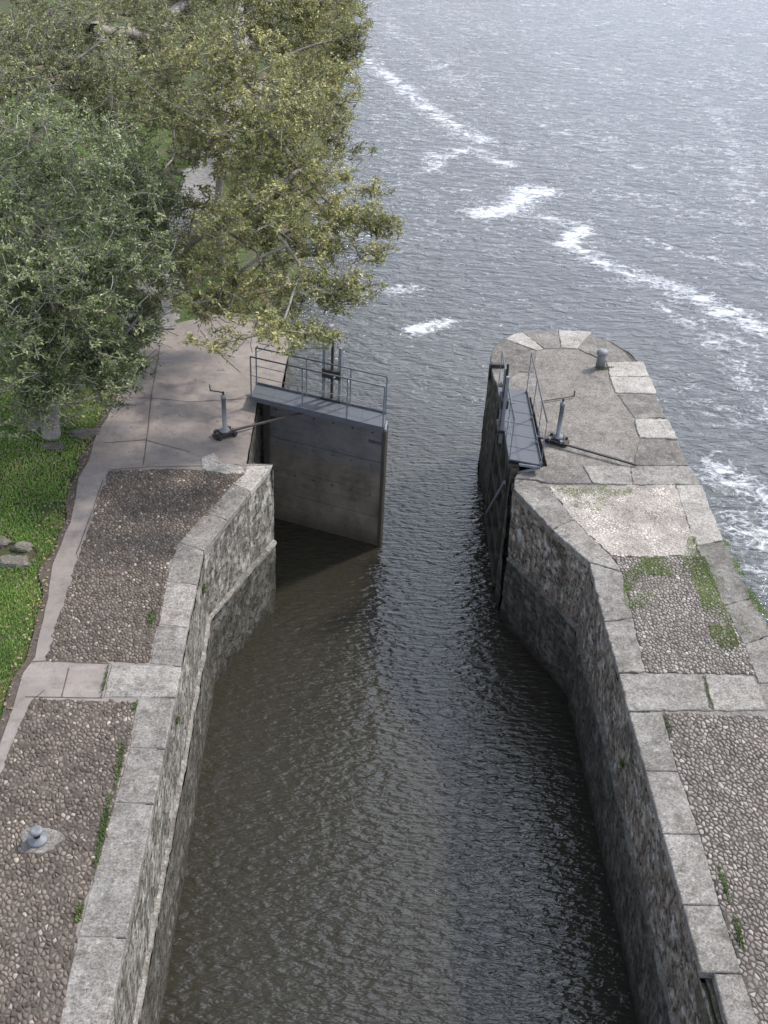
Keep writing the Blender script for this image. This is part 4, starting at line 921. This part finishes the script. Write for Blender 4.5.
# ------------------------------------------------------------------ trees
def grow(name, label, base, trunk_pts, trunk_r, clumps, leafm, barkm, per=11, leaf=.055, step=.5, group='trees on the left bank', droop=.25, extra_limbs=(), dens=1.9):
    """trunk_pts: nodes from the ground up; clumps: (centre, radius, flatten, count); each rosette hangs on its own twig"""
    g = empty(name, base, label, 'tree', group)
    nodes = []; par = []
    def chain(a_idx, pts):
        prev = a_idx
        for p in pts: nodes.append(np.array(p, float)); par.append(prev); prev = len(nodes) - 1
        return prev
    def subdiv(pts, st):
        o = []
        for a, b in zip(pts[:-1], pts[1:]):
            a, b = Vector(a), Vector(b); k = max(1, int((b - a).length / st)); o += [a.lerp(b, j / k) + Vector([random.uniform(-.04, .04) for _ in range(3)]) * (j > 0) for j in range(k)]
        o.append(Vector(pts[-1])); return o
    chain(-1, subdiv(trunk_pts, .4)); nt_ = len(nodes)
    for limb in extra_limbs:
        P0 = Vector(limb[0]); d = [np.linalg.norm(np.array(P0) - q) for q in nodes]; chain(int(np.argmin(d)), subdiv(limb, .4))
    tips = []
    def connect(pt, lo=0):
        A = np.array(nodes); d = np.linalg.norm(A - pt, axis=1); d[:max(1, int(nt_ * .35))] += 5.0
        up = np.maximum(0, A[:, 2] - pt[2]); d = d + up * .5
        i = int(np.argmin(d)); a = Vector(nodes[i]); b = Vector(pt); L = (b - a).length
        k = max(1, int(L / step)); mid = []
        sag = Vector((random.uniform(-.1, .1), random.uniform(-.1, .1), .06)) * L
        for j in range(1, k + 1):
            t = j / k; p = a.lerp(b, t) + sag * math.sin(math.pi * t) + Vector([random.uniform(-.05, .05) for _ in range(3)]) * (t < 1); mid.append(p)
        return chain(i, mid)
    for (c, r, fl, cnt) in clumps: connect(np.array(c, float))
    allp = []
    for (c, r, fl, cnt) in clumps:
        cnt = int(cnt * dens); q = rng.normal(size=(cnt, 3)); q /= np.linalg.norm(q, axis=1)[:, None]; rad = rng.random(cnt) ** .5 * 1.12
        q = q * rad[:, None] * r * np.array([1, 1, fl]); q[:, 2] += .0
        allp.append(q + np.array(c))
    allp = np.concatenate(allp)
    gn = np.array([mnoise.noise(Vector(p) * 1.15 + Vector((3, 3, 3))) for p in allp]); allp = allp[(gn > -.10) & (allp[:, 2] > .5)]
    d0 = np.linalg.norm(allp - np.array(trunk_pts[-1]), axis=1); allp = allp[np.argsort(d0)]
    for p in allp: tips.append(connect(p))
    bare = []
    for i_ in list(rng.choice(len(tips), int(len(tips) * .22), replace=False)):
        q = Vector(nodes[tips[i_]]); dv = Vector((random.gauss(0, 1), random.gauss(0, 1), random.gauss(.1, .5))).normalized()
        bare.append(chain(tips[i_], [q + dv * .22, q + dv * .42 + Vector((random.uniform(-.08, .08), random.uniform(-.08, .08), random.uniform(-.05, .1)))]))
    A = np.array(nodes); pr = np.array(par); nlen = len(A)
    wt = np.zeros(nlen); wt[tips] += 1
    for i in range(nlen - 1, -1, -1):
        if wt[i] == 0: wt[i] = 1
        if pr[i] >= 0: wt[pr[i]] += wt[i]
    rad = .0046 * wt ** .33; rad = rad / rad[0] * trunk_r if rad[0] > trunk_r else rad * (1 + (trunk_r / rad[0] - 1) * np.clip(wt / wt[0], 0, 1) ** 1.3)
    rad = np.maximum(rad, .007)
    S = 6; an = np.arange(S) * 2 * np.pi / S; V = []; Fq = []
    e = np.nonzero(pr >= 0)[0]; a = A[pr[e]]; b = A[e]; t = b - a; L = np.linalg.norm(t, axis=1); ok = L > 1e-4; e, a, b, t, L = e[ok], a[ok], b[ok], t[ok], L[ok]; t = t / L[:, None]
    ref = np.where(np.abs(t[:, 2:3]) < .9, np.array([[0, 0, 1.]]), np.array([[1., 0, 0]])); uu = np.cross(t, ref); uu /= np.linalg.norm(uu, axis=1)[:, None]; vv = np.cross(t, uu)
    ra = np.minimum(rad[pr[e]], rad[e] * 1.6); rb = rad[e]
    ca = np.cos(an)[None, :, None]; sa = np.sin(an)[None, :, None]; circ = uu[:, None, :] * ca + vv[:, None, :] * sa
    Va = a[:, None, :] + circ * ra[:, None, None]; Vb = b[:, None, :] + circ * rb[:, None, None]
    V = np.concatenate([Va, Vb], 1).reshape(-1, 3); i0 = np.arange(len(e)) * 2 * S
    Fq = np.concatenate([np.stack([i0 + k, i0 + (k + 1) % S, i0 + S + (k + 1) % S, i0 + S + k], 1) for k in range(S)])
    link('trunk', np_mesh('trunk', V, Fq), barkm, g, smooth=True)
    # leaves: rosettes at the twig tips
    tp = A[tips]; td = tp - A[pr[tips]]; td /= np.maximum(1e-6, np.linalg.norm(td, axis=1))[:, None]
    per = int(per * 1.7); leaf = leaf * .72; nl = len(tp) * per; c0 = np.repeat(tp, per, 0); dd_ = np.repeat(td, per, 0)
    c0 = c0 - dd_ * (rng.random(nl) ** 1.3 * .30)[:, None] + rng.normal(0, .02, (nl, 3))
    o = rng.normal(size=(nl, 3)); o[:, 2] = o[:, 2] * .6 + .15; o += dd_ * .7; o /= np.linalg.norm(o, axis=1)[:, None]
    s = leaf * rng.uniform(.6, 1.35, nl); side = np.cross(o, rng.normal(size=(nl, 3)) * .5 + np.array([0, 0, 1.2])); side /= np.maximum(1e-6, np.linalg.norm(side, axis=1))[:, None]
    nor = np.cross(side, o); wl = s * rng.uniform(.36, .52, nl)
    base_ = c0 + o * .02; tip = base_ + o * (2 * s)[:, None] - nor * (s * 0)[:, None] - np.array([0, 0, 1]) * (s * droop)[:, None]
    m1 = base_ + o * (s * .9)[:, None] + side * wl[:, None] + nor * (s * .18)[:, None]; m2 = base_ + o * (s * .9)[:, None] - side * wl[:, None] + nor * (s * .18)[:, None]
    V = np.stack([base_, m1, tip, m2], 1).reshape(-1, 3); i = np.arange(nl) * 4
    T = np.concatenate([np.stack([i, i + 1, i + 2], 1), np.stack([i, i + 2, i + 3], 1)])
    link('crown', np_mesh('crown', V, T), leafm, g)
    return g
def C(px, py, z, r, fl, cnt): return (tuple(P(px, py, z)), r, fl, cnt)
# big green tree on the lawn
tb = P(52, 437, -.05)
grow('riverside_tree', 'dense silvery green tree on the lawn, its ribbed grey trunk foot showing by the path', tb,
     [tb, tb + Vector((-.05, .25, 1.2)), tb + Vector((-.25, .9, 2.6)), tb + Vector((-.2, 1.8, 4.2))], .20,
     [C(60, 330, 3.0, 1.7, .8, 620), C(10, 370, 2.4, 1.5, .7, 420), C(100, 365, 1.9, 1.1, .6, 330), C(15, 250, 4.6, 2.0, .7, 700), C(105, 265, 3.9, 1.5, .7, 520),
      C(50, 170, 5.6, 1.9, .6, 640), C(130, 180, 4.6, 1.2, .7, 330), C(-40, 300, 4.0, 1.8, .8, 300), C(150, 300, 2.6, .8, .7, 150), C(150, 230, 3.6, .9, .7, 170), C(135, 335, 1.9, .6, .6, 80), C(160, 255, 2.9, .7, .6, 70), C(40, 395, 2.2, .8, .7, 160)],
     M['leaf_green'], M['bark'], per=10, leaf=.052)
tb = P(222, 262, -.05)
grow('riverside_tree', 'yellow olive tree leaning over the water with sparse twigs in front of the gate', tb,
     [tb, tb + Vector((-.1, .3, 1.5)), tb + Vector((.1, .1, 3.0)), tb + Vector((.1, -.2, 4.4))], .11,
     [C(255, 120, 6.0, 1.5, .6, 480), C(315, 90, 5.6, 1.05, .7, 300), C(225, 60, 6.8, 1.5, .5, 400), C(300, 170, 5.0, 1.1, .6, 300), C(345, 140, 4.6, .75, .7, 150), C(250, 215, 4.6, 1.1, .6, 190),
      C(345, 215, 4.2, .75, .6, 120), C(385, 225, 4.0, .42, .6, 40), C(300, 265, 3.9, .95, .5, 110), C(350, 285, 3.6, .6, .6, 46), C(375, 255, 3.8, .4, .6, 22), C(280, 330, 3.4, .65, .5, 40), C(320, 335, 3.3, .5, .5, 30),
      C(215, 345, 3.0, .55, .4, 16), C(205, 150, 5.0, .95, .6, 150), C(185, 255, 3.4, .8, .6, 90), C(235, 275, 3.6, 1.0, .6, 130), C(265, 315, 3.1, .8, .5, 60), C(212, 300, 3.1, .8, .5, 70), C(320, 300, 3.4, .8, .5, 60), C(195, 205, 4.0, .6, .6, 40), C(370, 190, 4.2, .5, .6, 30), C(330, 250, 3.8, .9, .5, 90), C(285, 235, 4.2, .9, .6, 90), C(240, 240, 2.6, 1.1, .6, 130), C(275, 290, 2.2, .9, .6, 110), C(225, 305, 1.8, .8, .6, 80), C(165, 285, 3.2, .6, .6, 50), C(345, 40, 6.0, .6, .8, 130)],
     M['leaf_yellow'], M['bark'], per=10, leaf=.056, step=.4, dens=1.75)
tb = P(120, 190, -.05)
grow('riverside_tree', 'tall olive green tree with long pale leaning limb behind the silvery tree', tb,
     [tb, tb + Vector((.1, -.2, 2.5)), tb + Vector((-.1, -.6, 4.6)), tb + Vector((0, -1.0, 5.6))], .15,
     [C(60, 70, 6.4, 2.0, .6, 650), C(150, 40, 6.4, 1.7, .6, 480), C(0, 30, 6.6, 2.2, .6, 500), C(110, 110, 5.6, 1.2, .6, 240), C(170, 110, 5.0, .9, .7, 150), C(-20, 120, 5.8, 1.5, .6, 260), C(90, 0, 7.0, 2.0, .5, 420), C(185, 5, 6.8, 1.5, .6, 320), C(170, -40, 7.5, 2, .6, 200)]
      + [C(175, 150, 4.4, .8, .6, 120), C(190, 120, 5.0, .8, .6, 110), C(150, 200, 4.0, .9, .6, 110)],
     M['leaf_olive'], M['bark'], per=10, leaf=.052,
     extra_limbs=([P(95, 30, 6.9), P(110, 45, 6.9), P(130, 68, 6.7), P(165, 100, 6.5), P(215, 122, 6.3)],))
tb = P(270, 60, -.05)
grow('riverside_tree', 'far yellow tree at the top of the photo on the waterside', tb,
     [tb, tb + Vector((0, -.5, 2.5)), tb + Vector((.1, -1.0, 5.0))], .14,
     [C(300, 20, 5.5, 1.9, .7, 480), C(245, 10, 5.8, 2.0, .6, 420), C(335, 5, 4.6, 1.3, .8, 240), C(325, 60, 3.2, 1.3, .8, 260), C(290, -30, 6.5, 2.2, .6, 260), C(200, -40, 7.5, 2.4, .6, 260)],
     M['leaf_yellow'], M['bark'], per=10, leaf=.065)
for px, py, hgt, cnt, lm, lab in [(265, 240, 1.3, 240, 'leaf_olive', 'low olive bush on the bank below the leaning tree'), (290, 150, 1.6, 300, 'leaf_olive', 'rounded bush at the water edge behind the leaning tree'),
                                  (310, 80, 1.8, 320, 'leaf_yellow', 'yellowish bush at the water edge near the top of the photo'), (110, 300, 1.2, 260, 'leaf_green', 'dark green bush beside the towpath behind the silvery tree'),
                                  (60, 240, 1.5, 300, 'leaf_green', 'wide green bush under the silvery tree')]:
    tb = P(px, py, -.05); rr = hgt * .8
    grow('bush', lab, tb, [tb, tb + Vector((0, 0, .5))], .04, [(tuple(tb + Vector((0, 0, hgt * .7))), rr, .7, cnt), (tuple(tb + Vector((.6, .5, hgt * .6))), rr * .7, .7, cnt // 2), (tuple(tb + Vector((-.6, .6, hgt * .6))), rr * .7, .7, cnt // 2)],
         M[lm], M['bark'], per=10, leaf=.05, group='bushes on the bank')
